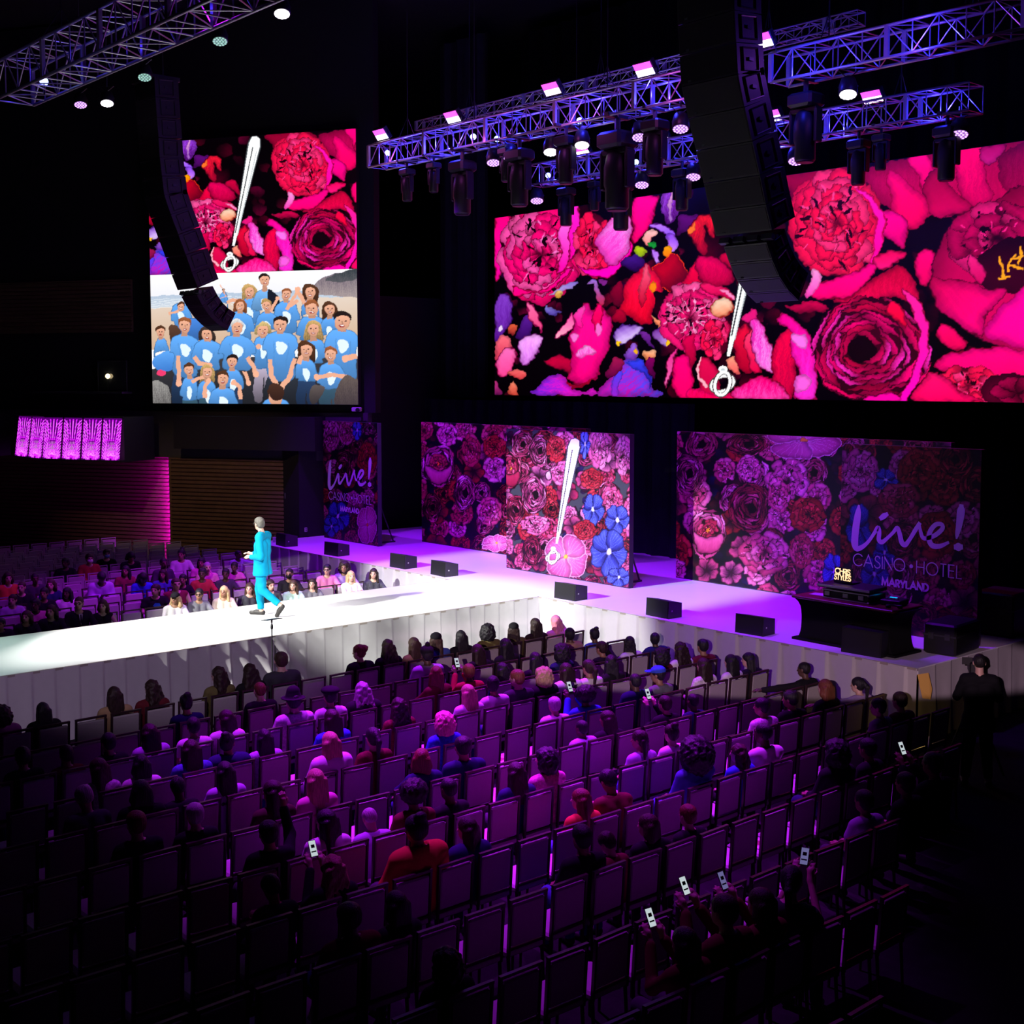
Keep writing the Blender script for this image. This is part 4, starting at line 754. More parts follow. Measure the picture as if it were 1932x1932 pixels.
# ------------------------------------------------------------------ banquet chairs
M_PAD = mat('cream_fabric', (.44, .41, .40), .8, noise=.06, scale=30, spec=.2); M_BRONZE = mat('dark_bronze_frame', (.055, .030, .030), .35, .3)
M_OBJ = mat('cloth', objcol=True, rough=.85, spec=.15, noise=.12, scale=14); M_PAT = mat('patterned_cloth', objcol=True, rough=.85, spec=.15, noise=.85, scale=34)
M_HAIR = mat('hair', objcol=True, rough=.5, spec=.35, noise=.75, scale=1, bump=.5)
_nt = M_HAIR.node_tree; _nz = [n for n in _nt.nodes if n.type == 'TEX_NOISE'][0]; _tc = [n for n in _nt.nodes if n.type == 'TEX_COORD'][0]; _mp = _nt.nodes.new('ShaderNodeMapping'); _mp.inputs['Scale'].default_value = (95, 95, 9)
_nt.links.new(_tc.outputs['Object'], _mp.inputs['Vector']); _nt.links.new(_mp.outputs[0], _nz.inputs['Vector']); M_SHOE = mat('shoe_leather', (.02, .018, .018), .5)
def chair_meshes():
    P = {}
    P['seat'] = MB().box((.01, 0, .455), (.46, .45, .075), None, .022).mesh('seat')
    t = Matrix.Rotation(R(-4), 3, 'Y')
    P['backrest'] = MB().box((-.222, 0, .715), (.05, .385, .395), t, .016).mesh('backrest')
    fr = MB()
    for s in (-1, 1): fr.box((-.228, s * .206, .69), (.03, .024, .54), t)
    fr.box((-.247, 0, .952), (.032, .44, .026), t).box((-.214, 0, .497), (.026, .40, .022), t)
    P['back_frame'] = fr.mesh('back_frame')
    for n, x, y in (('a', -.20, .2), ('b', -.20, -.2), ('c', .2, .2), ('d', .2, -.2)):
        P['leg' + n] = MB().tube([(x, y, .44), (x + (-.03 if x < 0 else .015), y, .0)], [.017, .013], 6).mesh('leg')
    return P
CHM = chair_meshes()
for k, m in CHM.items(): m.materials.append(M_PAD if k in ('seat', 'backrest') else M_BRONZE)
def chair(x, y, rz, label, group, legs=True):
    o = empty('banquet_chair', (x, y, 0), rz, label, 'chair', group)
    for k, m in CHM.items():
        if not legs and k.startswith('leg'): continue
        link(k if not k.startswith('leg') else 'leg', m, None, o)
    return o
# ------------------------------------------------------------------ seated people: body, hair, clothes as implicit surfaces
HS = .0125
def rotY(p, o, a): c, s = math.cos(a), math.sin(a); x, z = p[0] - o[0], p[2] - o[2]; return (o[0] + c * x + s * z, p[1], o[2] - s * x + c * z)
def head_mat(yaw, pitch): return np.array(Matrix.Rotation(yaw, 3, 'Z') @ Matrix.Rotation(pitch, 3, 'Y'))
def head_prims(c, M):
    T = lambda p: tuple(np.array(c) + M @ np.array(p))
    return [('e', T((-.012, 0, .03)), (.096, .076, .086), M), ('e', T((.025, 0, -.03)), (.066, .060, .086), M), ('e', T((.035, 0, -.088)), (.043, .040, .032), M), ('c', T((.086, 0, .005)), T((.105, 0, -.030)), .010, .015, .012),
            ('e', T((-.004, .077, -.015)), (.018, .012, .030), M), ('e', T((-.004, -.077, -.015)), (.018, .012, .030), M), ('c', T((.07, -.03, .02)), T((.07, .03, .02)), .018, .018, .02), ('e', T((.083, 0, -.068)), (.012, .024, .010), M)]
def hand_prims(w, d, up, side):
    """w wrist, d pointing direction, up back-of-hand direction, side: +1 thumb along up x d"""
    w, d, up = Vector(w), Vector(d).normalized(), Vector(up); up = (up - d * up.dot(d)).normalized(); sd = d.cross(up) * side
    P = [('c', tuple(w), tuple(w + d * .07), .026, .030, .02)]
    for k, l in zip((-1.5, -.5, .5, 1.5), (.058, .068, .072, .06)):
        a = w + d * .085 + sd * k * .019; b = a + d * l * .55 - up * .008; c = b + d * l * .4 - up * .022
        P += [('c', tuple(a), tuple(b), .0105, .0095, .006), ('c', tuple(b), tuple(c), .0095, .0085, .006)]
    a = w + d * .03 + sd * .026; b = a + d * .03 + sd * .022 - up * .006; P += [('c', tuple(a), tuple(b), .0125, .011, .008), ('c', tuple(b), tuple(b + d * .03 - up * .008), .011, .0095, .006)]
    return P
ARMS = {'lap': ((-.03, .245, .74), (.19, .11, .665), (1, -.35, -.05), (0, 0, 1)), 'phone': ((.10, .20, .82), (.27, .07, 1.10), (.5, -.1, .9), (-1, 0, .4)), 'low': ((.02, .22, .76), (.24, .06, .86), (.8, -.2, .5), (-.3, .3, 1)),
        'cross': ((.03, .235, .78), (.17, -.02, .83), (.2, -1, .1), (1, 0, 0)), 'head': ((.06, .30, .96), (.0, .155, 1.12), (-.3, -.35, 1), (.3, 1, 0)), 'reach': ((.10, .42, .92), (.26, .64, .90), (.6, .8, 0), (0, 0, 1)), 'up': ((.08, .28, 1.08), (.16, .26, 1.33), (.1, 0, 1), (-1, 0, 0)), 'knee': ((.08, .24, .80), (.30, .13, .66), (1, -.1, -.3), (0, 0, 1))}
def make_pose(name, lean=0, yaw=0, pitch=0, l='lap', r='lap', inf=.0):
    o = (-.06, 0, .60); A = R(lean); up = lambda p: rotY(p, o, A)
    hd = up((-.045, 0, 1.185)); M = head_mat(R(yaw), R(pitch) + A * .6)
    skin, arms = [], []
    tor = [('c', (-.06, -.085, .555), (-.06, .085, .555), .098, .098)]
    for s in (-1, 1): tor += [('c', (-.055, s * .06, .58), up((-.085, s * .075, .90)), .098, .094), ('c', up((-.09, s * .03, .975)), up((-.088, s * .155, .965)), .07, .058)]
    legs = []
    for s in (-1, 1): legs += [('c', (-.05, s * .095, .545), (.35, s * .115, .545), .088, .062), ('c', (.35, s * .115, .54), (.33, s * .125, .10), .058, .042)]
    fore, uparm, hands = [], [], []
    for s, k in ((1, l), (-1, r)):
        e, w, d, u = [tuple(c * (s if i == 1 else 1) for i, c in enumerate(v)) for v in ARMS[k]]
        sh = up((-.088, s * .185, .955)); e, w = up(e) if lean < 12 or k != 'lap' else e, up(w) if lean < 12 or k != 'lap' else w
        uparm.append((sh, e)); fore.append((e, w)); hands += hand_prims(w, d, u, -s)
    arm = [('c', a, b, .046, .038) for a, b in uparm] + [('c', a, b, .037, .026) for a, b in fore]
    feet = [('c', (.31, s * .125, .05), (.46, s * .135, .035), .036, .03) for s in (-1, 1)]
    neck = [('c', up((-.088, 0, .98)), tuple(np.array(hd) + M @ np.array((-.02, 0, -.06))), .054, .048)]
    body, V = surfnet('body', sdf_eval(tor + legs + arm + feet + neck + head_prims(hd, M) + hands, G := sdf_grid(tor + legs + arm + feet + neck + head_prims(hd, M) + hands, HS), .022), G)
    q = (V - np.array(hd)) @ M; C = np.ones((len(V), 4), np.float32)
    for s in (-1, 1):
        C[((q[:, 0] - .078) / .03) ** 2 + ((q[:, 1] - s * .031) / .016) ** 2 + ((q[:, 2] + .004) / .010) ** 2 < 1, :3] = (.06, .05, .05)
        C[((q[:, 0] - .08) / .03) ** 2 + ((q[:, 1] - s * .031) / .022) ** 2 + ((q[:, 2] - .021) / .008) ** 2 < 1, :3] = (.25, .2, .2)
    C[((q[:, 0] - .09) / .025) ** 2 + (q[:, 1] / .024) ** 2 + ((q[:, 2] + .068) / .011) ** 2 < 1, :3] = (.75, .38, .38)
    at = body.color_attributes.new('pic', 'FLOAT_COLOR', 'POINT'); at.data.foreach_set('color', C.ravel()); body.materials.append(M_SKIN)
    def infl(L, a): return [(p[0], p[1], p[2], p[3] + a, p[4] + a) for p in L]
    def cloth(nm, L, k=.03):
        G = sdf_grid(L, .0135); D = sdf_eval(L, G, k)
        Cn = sdf_eval([('c', up((-.06, 0, 1.05)), up((-.09, 0, 1.30)), .085, .16)], G, .001); D = np.maximum(D, -Cn)
        m = surfnet(nm, D, G)[0]; return m
    d = {'body': body, 'head': (hd, M)}
    sl = lambda a, b, t: tuple(np.array(a) + (np.array(b) - np.array(a)) * t)
    for kind, a in (('long', .014), ('puff', .034)):
        d[kind] = cloth('top', infl(tor, a) + [('c', p, q_, .046 + a, .040 + a) for p, q_ in uparm] + [('c', p, sl(p, q_, .92), .040 + a, .031 + a) for p, q_ in fore])
    d['short'] = cloth('top', infl(tor, .012) + [('c', p, sl(p, q_, .5), .060, .062) for p, q_ in uparm])
    d['tank'] = cloth('top', infl(tor, .010))
    d['trousers'] = sdf_mesh('trousers', infl(legs, .010) + [('c', (-.06, -.085, .555), (-.06, .085, .555), .106, .106)], .0145)
    return d
M_SKIN = bpy.data.materials.new('skin'); M_SKIN.use_nodes = True
_n = M_SKIN.node_tree; _b = _n.nodes['Principled BSDF']; _a = _n.nodes.new('ShaderNodeAttribute'); _a.attribute_name = 'pic'; _o = _n.nodes.new('ShaderNodeObjectInfo')
_m = _n.nodes.new('ShaderNodeVectorMath'); _m.operation = 'MULTIPLY'; _n.links.new(_a.outputs['Color'], _m.inputs[0]); _n.links.new(_o.outputs['Color'], _m.inputs[1]); _n.links.new(_m.outputs[0], _b.inputs['Base Color']); _b.inputs['Roughness'].default_value = .5
POSE = {'sit': make_pose('sit'), 'left': make_pose('left', 3, 28, 0, 'lap', 'knee'), 'right': make_pose('right', 0, -34, -4, 'knee', 'lap'), 'down': make_pose('down', 14, 5, 28, 'low', 'low'), 'phone': make_pose('phone', 2, 8, -4, 'phone', 'phone'),
        'head': make_pose('head', 4, 10, 0, 'lap', 'head'), 'cross': make_pose('cross', -3, -12, -3, 'cross', 'cross'), 'reach': make_pose('reach', 4, 20, 0, 'reach', 'lap'), 'one': make_pose('one', 2, 0, 2, 'lap', 'up')}
def hair_mesh(name, prims, cut=True, curl=0., freq=60., h=.011, k=.025):
    G = sdf_grid(prims, h); D = sdf_eval(prims, G, k); lo, n, hh = G
    if curl:
        X, Y, Z = np.meshgrid(*[lo[i] + hh * np.arange(n[i]) for i in range(3)], indexing='ij')
        D += curl * (np.sin(freq * X + 2 * np.sin(freq * .4 * Z)) * np.sin(freq * Y + 1.3) * np.sin(freq * .9 * Z) + .5 * np.sin(freq * 1.9 * X + 1) * np.sin(freq * 2.1 * Y) * np.sin(freq * 1.7 * Z + 2)).astype(np.float32)
    if cut: D = np.maximum(D, -sdf_eval([('e', (.088, 0, -.042), (.078, .064, .083)), ('c', (.08, 0, -.06), (.08, 0, -.4), .062, .06)], G, .001))
    return surfnet(name, D, G)[0]
base = [('e', (-.016, 0, .036), (.107, .088, .092)), ('e', (-.052, 0, -.015), (.062, .078, .075))]
def strands(z1, w, r, xo=-.11, ys=(-.065, -.022, .022, .065), side=True):
    L = [('c', (-.07, y, .0), (xo, y * w, z1), .045, r) for y in ys]
    if side: L += [('c', (-.02, s * .072, .0), (-.035, s * .092, z1 * .62), .032, r * .9) for s in (-1, 1)]
    return L
HAIR = {'short': hair_mesh('hair', base, curl=.003), 'crop': hair_mesh('hair', [('e', (-.016, 0, .034), (.101, .081, .087)), ('e', (-.05, 0, -.01), (.058, .072, .065))]), 'bob': hair_mesh('hair', base + strands(-.13, 1.15, .042, -.075)), 'long': hair_mesh('hair', base + strands(-.32, 1.3, .036), curl=.003, freq=40), 'wavy': hair_mesh('hair', base + strands(-.27, 1.6, .05), curl=.010, freq=45),
        'afro': hair_mesh('hair', [('e', (-.035, 0, .045), (.145, .15, .135))], curl=.010, freq=75), 'curly': hair_mesh('hair', base + [('e', (-.055, 0, -.04), (.12, .145, .15)), ('e', (-.03, 0, .05), (.12, .115, .09))], curl=.012, freq=60), 'bun': hair_mesh('hair', base + [('e', (-.075, 0, .125), (.048, .05, .045))], curl=.003), 'updo': hair_mesh('hair', base + [('e', (-.10, 0, .06), (.065, .07, .06))], curl=.008, freq=60),
        'tail': hair_mesh('hair', base + [('c', (-.11, 0, .04), (-.165, 0, -.02), .035, .034), ('c', (-.165, 0, -.02), (-.15, .01, -.24), .034, .018)], curl=.003), 'braids': hair_mesh('hair', base + [('c', (-.075 - .02 * (i % 2), -.08 + .02 * i, .0), (-.12 + .02 * (i % 2), -.11 + .0275 * i, -.30), .017, .012) for i in range(9)], curl=.004, freq=80), 'huge': hair_mesh('hair', base + [('e', (-.06, 0, -.05), (.17, .21, .21)), ('e', (-.03, 0, .07), (.14, .16, .11))], curl=.014, freq=50)}
HAT = {'cap': hair_mesh('hat', [('e', (-.014, 0, .062), (.112, .094, .074)), ('e', (.12, 0, .042), (.075, .075, .014))], False), 'beanie': hair_mesh('hat', [('e', (-.014, 0, .06), (.112, .096, .085)), ('e', (-.03, 0, .165), (.036, .036, .034))], False, .003), 'fedora': hair_mesh('hat', [('e', (-.01, 0, .045), (.165, .15, .016)), ('c', (-.01, 0, .06), (-.01, 0, .13), .098, .08)], False), 'beret': hair_mesh('hat', [('e', (-.03, 0, .085), (.135, .13, .06))], False)}
for m in list(HAIR.values()): m.materials.append(M_HAIR)
for m in list(HAT.values()): m.materials.append(M_OBJ)
for p in POSE.values():
    for k in ('long', 'puff', 'short', 'tank', 'trousers'): p[k].materials.append(M_OBJ)
SHM = sdf_mesh('shoe', [('c', (.31, 0, .05), (.46, .008, .038), .043, .036)], .014); SHM.materials.append(M_SHOE)
CLR = dict(black=(.012, .011, .014), navy=(.015, .02, .08), white=(.72, .70, .70), grey=(.16, .16, .18), dgrey=(.05, .05, .06), pink=(.62, .20, .36), red=(.40, .03, .04), dred=(.12, .012, .02), orange=(.60, .13, .04), olive=(.14, .12, .04), tan=(.42, .28, .14), denim=(.06, .12, .34), blue=(.04, .10, .62), lilac=(.42, .30, .55), cream=(.66, .55, .42), mint=(.42, .62, .52), brown=(.05, .026, .016), dbrown=(.025, .013, .010), auburn=(.16, .045, .022), blond=(.52, .36, .18), ash=(.36, .33, .34), silver=(.5, .48, .5), burg=(.22, .02, .05), cyan=(.03, .3, .5), teal=(.03, .16, .2), pinkhair=(.7, .22, .3))
SKN = dict(l=(.62, .38, .29), m=(.36, .19, .12), d=(.11, .055, .038))
MASK = sdf_mesh('face_mask', [('e', (.058, 0, -.055), (.062, .066, .055))], .011); MASK.materials.append(M_OBJ); MASKC = {'maskw': (.75, .75, .78), 'maskb': (.25, .45, .8), 'maskk': (.01, .01, .012)}
def _gls():
    g = MB()
    for s in (-1, 1): g.tube([(.1, s * .033 + .026 * math.cos(t), .0 + .02 * math.sin(t)) for t in np.linspace(0, 6.28, 13)], .0045, 5); g.tube([(.095, s * .058, .005), (.05, s * .080, .005), (-.02, s * .084, .0)], .004, 5)
    m = g.tube([(.102, -.01, .004), (.102, .01, .004)], .004, 5).mesh('glasses'); m.materials.append(M_SHOE); return m
GLS = _gls(); PRINTS = {}
def spread(L, d=.47):
    # neighbours in one row sit at least a seat apart
    for _ in range(30):
        L.sort(key=lambda q: q[1])
        for a, b in zip(L, L[1:]):
            g = d - (b[1] - a[1])
            if g > 0: a[1] -= g / 2; b[1] += g / 2
def person(x, y, rz, sc, pose, hair, hc, top, tc, skin, label, hat=None, hatc='black', wide=1., pat=False, tr='denim', group=None, extra=None):
    P = POSE[pose]; o = empty('person', (x, y, 0), rz, label, 'person', group); o.scale = (sc, sc * wide, sc)
    def ch(n, me, c):
        k = link(n, me, None, o); k.color = (*(CLR[c] if isinstance(c, str) else c), 1); return k
    ch('body', P['body'], SKN[skin]); t = ch('top', P[top], tc); ch('trousers', P['trousers'], tr)
    if pat: t.material_slots[0].link = 'OBJECT'; t.material_slots[0].material = M_PAT
    hd, M = P['head']; HM = Matrix(M.tolist()).to_4x4(); HM.translation = Vector(hd)
    if hair: ch('hair', HAIR[hair], hc).matrix_local = HM
    if hat: ch('hat', HAT[hat], hatc).matrix_local = HM
    for s in (-1, 1): link('shoe', SHM, None, o, (0, s * .125, 0))
    for w in extra or ():
        if w in MASKC: k = link('face_mask', MASK, None, o); k.color = (*MASKC[w], 1); k.matrix_local = HM
        elif w == 'glasses': link('glasses', GLS, None, o).matrix_local = HM
        else: link('lettering' if w == 'letters' else 'print', PRINTS[w], None, o)
    return o
def on_x(px, py, X): d = ray(px, py); return CP + d * (X / d[0])
XB0, RP, YS0, SP = -16.78, 1.05, 16.0, .505
def nseat(y): return int(round((YS0 - y) / SP)) + 1
# px, py of the crown; row (0 = front); pose, hair, hair colour, top, top colour, skin, clothing words, extras
NEAR = '''
0 1332 0 left curly dbrown puff pink l|a quilted pink jacket
80 1325 0 sit long black puff black m|a black padded jacket
215 1295 0 sit long dbrown long tan l|a tan top
287 1283 0 left wavy dbrown long dred l|a dark red top
351 1309 1 sit bun black long navy m|a navy top
413 1258 0 left wavy dbrown long olive l|an olive green top
470 1252 0 sit wavy dbrown long black l|a black top
490 1286 1 sit crop auburn long black l|a black shirt beside an olive top
367 1352 2 sit short black short white m|a white tee with one ear stud
427 1340 2 left long dbrown long white l|a white long sleeve top
281 1365 2 sit long dbrown short lilac l|a bluish white tee
204 1382 2 sit short black long black m|a black top
360 1395 3 sit long dbrown long denim m|a blue patterned blouse|pat
431 1382 3 right bun black puff navy m|a navy padded jacket
424 1436 4 sit long black short lilac l|a lilac tee
266 1423 3 sit bob black short white m|a white tee
186 1431 3 left long brown long white l|a white patterned blouse|pat
269 1470 4 sit bob black long black m|a black top
168 1485 4 down short ash long dgrey l|a dark grey top
342 1470 4 down short black long black d|a black top, bent forward
367 1514 5 sit short silver long black l|a black top and silver hair
255 1529 5 sit short auburn long black l|a dark top
124 1405 2 sit short dbrown long dred m|a dark red top
41 1408 2 sit short black long black m|a dark top
499 1375 3 sit long black long lilac l|a lilac patterned top|pat
530 1229 0 sit short brown long dgrey l|a grey and black raglan shirt|wide
679 1216 0 left updo auburn long black l|a black top, turned to the left
731 1206 0 sit wavy dbrown long black l|a black jumper
782 1202 0 sit long brown long tan l|a tan top
821 1194 0 right long brown long denim l|a denim jacket and flat black cap|hat=cap
870 1189 0 sit long black long black l|a black top
921 1177 0 right curly black long olive m|an olive jacket with big curls
806 1219 1 sit short black long lilac d|a lilac jumper and black bobble hat|hat=beanie
900 1215 1 sit long dbrown long black l|a black top
823 1256 2 right long auburn long dred l|a dark red top
886 1252 2 phone short auburn long red d|a red and white jacket, raising a phone
684 1286 2 sit wavy ash puff black l|a black coat and wavy ash hair
622 1296 2 sit short black short white m|a white tee and black beret|hat=beret
553 1305 2 sit short black long white l|a white knit jumper and black brimmed hat|hat=fedora,pat,wide
625 1338 3 sit long dbrown long blue l|a blue patterned blouse|pat
751 1316 3 sit wavy dbrown long dred l|a dark red flowered blouse|pat
887 1290 3 sit long blond long white l|a white lace blouse
837 1343 4 sit curly pinkhair long blue l|a flowered blouse and short grey curls|pat
947 1271 3 right short black short white m|a white tee with a dark shoulder strap
704 1372 4 sit tail black long dred l|a dark red patterned blouse|pat
622 1380 4 sit long blond puff white l|a fluffy white jumper and long blond hair
595 1450 5 sit long blond long pink l|a pale pink blouse and long blond hair
797 1411 5 right bob auburn long navy l|a navy top
874 1388 5 sit short black long navy m|a navy shirt|wide
516 1473 5 left long dbrown long brown l|a brown top
761 1481 6 sit afro black long dred d|a dark red shirt
841 1468 6 sit crop black long black d|a black shirt
618 1528 6 left long black long white l|a white off-shoulder blouse
508 1548 6 one short black long black l|a black top, one arm raised
732 1539 6 down crop ash long lilac l|a pale top, bent to one side
784 1534 7 sit bun black puff orange m|an orange puff-sleeved blouse|wide
629 1613 7 phone wavy blond long black l|a black top and wavy fair hair, holding a phone
885 1543 7 left long dbrown puff navy l|a navy padded jacket
662 1700 8 sit short black long dred d|a dark red top with a bag strap|wide
742 1682 8 sit bob black long black m|a black top
840 1790 9 sit curly black puff black l|a black coat beside a furry sleeve
525 1655 7 down short black long black m|a black top, bent over
970 1175 0 right long dbrown long olive l|an olive top and black cap|hat=cap
1010 1166 0 sit long dbrown long dbrown l|a dark brown top
1051 1161 0 head long pinkhair long pink l|a pink jumper, hand to face
1075 1184 1 right short black puff tan d|a tan scarf and blue top
1122 1185 1 sit bun black long denim d|a blue top
953 1204 1 sit long black long black l|a black long sleeve
1057 1215 2 sit curly black long navy m|a navy top
1138 1210 2 head short dbrown long black m|a black top, hand on the head
1010 1230 2 sit long black long black l|a black long sleeve
1189 1200 2 right braids black long white d|a white and black top
1237 1193 2 right short black puff navy d|a navy puffer jacket
1283 1211 3 sit wavy dbrown long white l|a white cardigan
1326 1205 3 sit short black long dred m|a dark red top
1246 1223 3 sit curly black long dred m|a dark red cardigan
1153 1235 3 right long black long black m|a black blouse and earrings
1109 1244 3 sit tail dbrown short white m|a white tee with a braid
1059 1252 3 sit long dbrown puff white l|a white hooded top with black letters on the back|letters
1008 1262 3 sit curly blond puff black l|a black jacket and short pale curls
983 1262 3 left short auburn long dgrey l|a dark grey top
948 1250 2 sit long black long navy l|a navy long sleeve
1244 1257 4 left short black long grey m|a grey tee and bright blue cap|hat=cap,hatc=blue
1327 1241 4 sit long dbrown long white l|a white checked shirt|pat
1381 1234 4 sit long black long white l|a striped white shirt
1412 1232 4 left long black long black l|a black cardigan
1199 1270 4 sit crop black puff navy d|a navy hoodie
1047 1314 4 sit short silver long white l|a white jacket and short grey hair
1105 1298 4 phone afro black long blue d|a blue varsity jacket, raising a phone|wide
1257 1312 5 phone short dbrown long black l|a black top, both hands raising a phone
1308 1308 5 sit crop black long navy d|a navy shirt
1098 1358 5 sit crop black puff lilac d|a lilac hoodie
1149 1341 5 left long dbrown long black m|a dark blouse
1210 1378 6 left braids dbrown long lilac m|a lilac jumper
1267 1366 6 sit bun dbrown short white l|a white tee and dark vest
1310 1398 7 left huge black long denim d|a blue denim shirt, tall dark curls|wide
983 1435 6 sit long dbrown long navy l|a navy blouse
1022 1415 6 left curly black long pink l|a pink patterned top|pat
1163 1455 7 down short black long dred m|a dark red shirt, bent forward
1401 1403 7 left wavy brown long blue l|a blue wrap over a white top
1099 1489 7 left long auburn long orange l|a rust orange blouse
1441 1365 7 left crop black short white d|a white tee, turned sideways
1441 1317 6 left short black long white m|a white and pink patterned shirt|pat
1223 1538 8 left bob brown long black l|a black top
1298 1517 8 sit short auburn long black l|a dark top
1139 1611 8 down short dbrown long dred l|a dark top, leaning over
1128 1545 8 sit short black long black m|a black coat
1318 1740 10 phone bob black long dred l|a dark red top, holding a lit phone
1521 1249 5 reach crop black long black d|a black top, arm stretched over the next chair
1557 1281 6 sit bob auburn long black l|a black blouse
1623 1278 6 reach tail black short lilac l|a lilac tee, forearm held out
1495 1303 6 left short black long black m|a black shirt and glasses
1670 1315 7 left short black long grey l|a grey top
1689 1307 7 sit short dbrown long dred l|a dark red top
1637 1392 8 sit short black long black m|a black jacket
1576 1395 8 sit curly black long black m|a black top
1708 1456 9 sit short black long black m|a black top in the dim far row
1440 1675 10 phone bob dbrown long dred l|a dark wine top, holding a bluish phone
1478 1640 10 phone tail black short dgrey l|a dark tee, looking at a dim phone|turn
1376 1655 10 phone short dbrown long dred l|a dark red top, phone low in the hands
1763 1418 9 phone short black long black m|black clothes, holding up a lone lit phone
1631 1489 9 sit short black short lilac m|a lilac tee
'''
used = {}; cnt = {}
prnd = random.Random(12); PPL = []
for ln in NEAR.strip().split('\n'):
    q = ln.split('|'); a = q[0].split(); opts = q[2].split(',') if len(q) > 2 else []
    px, py, row = float(a[0]), float(a[1]), int(a[2]); xc = XB0 + RP * row - .23
    p = on_x(px, py, xc + .05); y = p[1]; sc = min(1.10, max(.88, p[2] / 1.31))
    kw = dict(w.split('=') for w in opts if '=' in w)
    lab = 'person in %s, %s row, %s seat' % (q[1], ORD[row + 1], ORD[max(1, nseat(y))])
    if len(lab.split()) > 16: lab = lab.replace('person in a ', 'person in ')
    while lab in used: lab = lab.replace(' seat', ' seat from stage').replace('beyond the', 'across the').replace('beyond runway', 'beyond the runway')
    used[lab] = 1
    o = person(xc, y, R(112) if 'turn' in opts else math.pi - R(prnd.uniform(-4, 12)), sc, a[3], a[4], a[5], a[6], a[7], a[8], lab, kw.get('hat'), kw.get('hatc', 'black'), 1.14 if 'wide' in opts else prnd.uniform(.96, 1.05), 'pat' in opts, prnd.choice(('denim', 'black', 'navy', 'dgrey')))
    if 'letters' in opts:
        mb = MB()
        for txt, zz in (('HE', .93), ('PIN', .84)): ribbons(mb, strokes(txt, -.02 if txt == 'HE' else -.06, zz, .07, .3), .018, lambda u, v: (u, v))
        bk = mb.mesh('lettering'); bk.materials.append(M_SHOE)
        for v in bk.vertices: v.co = Vector((-.222 + .02 * abs(v.co.x) , -v.co.x, v.co.z))
        link('lettering', bk, None, o)
    PPL.append([row, y, o, q[1]])
# chairs: every seat of the near block that the photo shows
occ = {}
for rw in range(12):
    L = [q for q in PPL if q[0] == rw]; spread(L)
    for q in L: q[2].location.y = q[1]
for row, y, o, d in PPL: occ.setdefault(row, []).append(y)
NCH = 0
for row in range(12):
    xb = XB0 + RP * row
    for k in range(-12, 18):
        y = 7.43 + SP * k
        if y > 16.1: continue
        X, Y = to_px(xb, y, .9)
        if X < -30 or X > 1800 or Y > 1960: continue
        if row > 8 and (X > 1700 or y > 13): continue
        near = [v for v in occ.get(row, []) if abs(v - y) < .26]
        n = nseat(y); st = 'occupied' if near else 'empty'
        chair(xb - .23, y, math.pi + R(prnd.uniform(-2, 2)), '%s cream padded banquet chair, %s row from the runway, %s seat from the stage' % (st, ORD[row + 1], ORD[max(1, n)]), 'banquet chairs facing the runway'); NCH += 1
# ------------------------------------------------------------------ the far side of the runway, seats turned to us
FAR = '''
14 1079 4 sit bob dbrown tank orange l|an orange and dark striped vest
40 1097 3 left crop brown long black l|a black suit, smiling
65 1081 4 sit crop black long dgrey d|a dark shirt, shaved head
95 1092 3 left bob brown long navy l|a navy dress
122 1052 6 left short black long black d|a black top, sitting tall
83 1108 2 left short black long black m|a black shirt
124 1108 2 left long black long white d|a white jacket and long dark hair
168 1044 6 sit short dbrown long red l|an orange red top and white face mask|maskw
200 1036 7 sit short dbrown long black l|a black top and blue face mask|maskb
244 1038 6 down bob black long black m|a black top, holding something up
188 1075 3 down short black puff lilac d|a purple top, looking down at a booklet
236 1067 4 left long black long burg m|a wine red top in profile
266 1077 3 down long black long blue d|a blue jacket, looking down
306 1074 3 left long dbrown long denim m|a denim jacket
308 1052 4 sit crop black long dgrey d|a dark top behind the denim jacket
341 1036 5 left bun black long white m|a white long sleeve blouse
379 1052 4 left long black long pink m|a pink blouse near the aisle
381 1071 2 left updo black long red d|a red cardigan over a white top
344 1083 2 left short black long black m|a black top, just behind a wine red vest
331 1090 1 sit crop brown tank burg l|a wine red sleeveless top|wide
292 1102 1 left tail dbrown short black l|a black tee with a cyan print|wide,print
329 1118 0 left wavy blond long white m|a black and white baseball top with dark cap|hat=cap
375 1110 0 left tail black long grey m|a grey and black cardigan and glasses|glasses
149 1125 0 left crop brown long black l|a black suit, white shirt and tie|tie,glasses
192 1131 0 left bob brown tank black l|a black sleeveless dress
93 1141 0 left bob dbrown long black l|a black jacket with a white lanyard
43 1152 0 left bob brown long black l|a black cardigan
66 1129 1 left short black short pink d|a pink tee
23 1121 2 left short dbrown long lilac l|a lilac top
8 1175 0 left short black puff black m|a black padded coat
421 1105 0 left long blond long cream m|a cream top with a thin bag strap
425 1072 2 left short black long dgrey d|a dark striped cardigan
441 1060 3 left short black short pink d|a pink top under a black jacket
448 1037 5 reach crop black long lilac d|a lilac shirt, leaning on an arm
470 1099 0 left long brown short dgrey l|a dark grey tee and long brown hair
508 1092 0 head tail dbrown short dgrey l|a dark grey tee, holding a camera
545 1072 1 left crop black long black m|a black top and black face mask|maskk
552 1094 0 left long brown short mint l|a pale mint tee
588 1091 0 left long dbrown short grey l|a grey tee, long dark hair
619 1064 1 left tail black long pink l|a pink grey cardigan and glasses|glasses
646 1060 1 left curly dbrown long lilac m|a lilac top and big curls
663 1077 0 cross long blond long white l|a white jumper, arms crossed
704 1072 0 left long dbrown long dgrey l|a striped top beside the skirting|pat
390 1060 3 sit crop ash long pink l|a pink shirt
'''
XF0 = -24.15; focc = {}; FPP = []
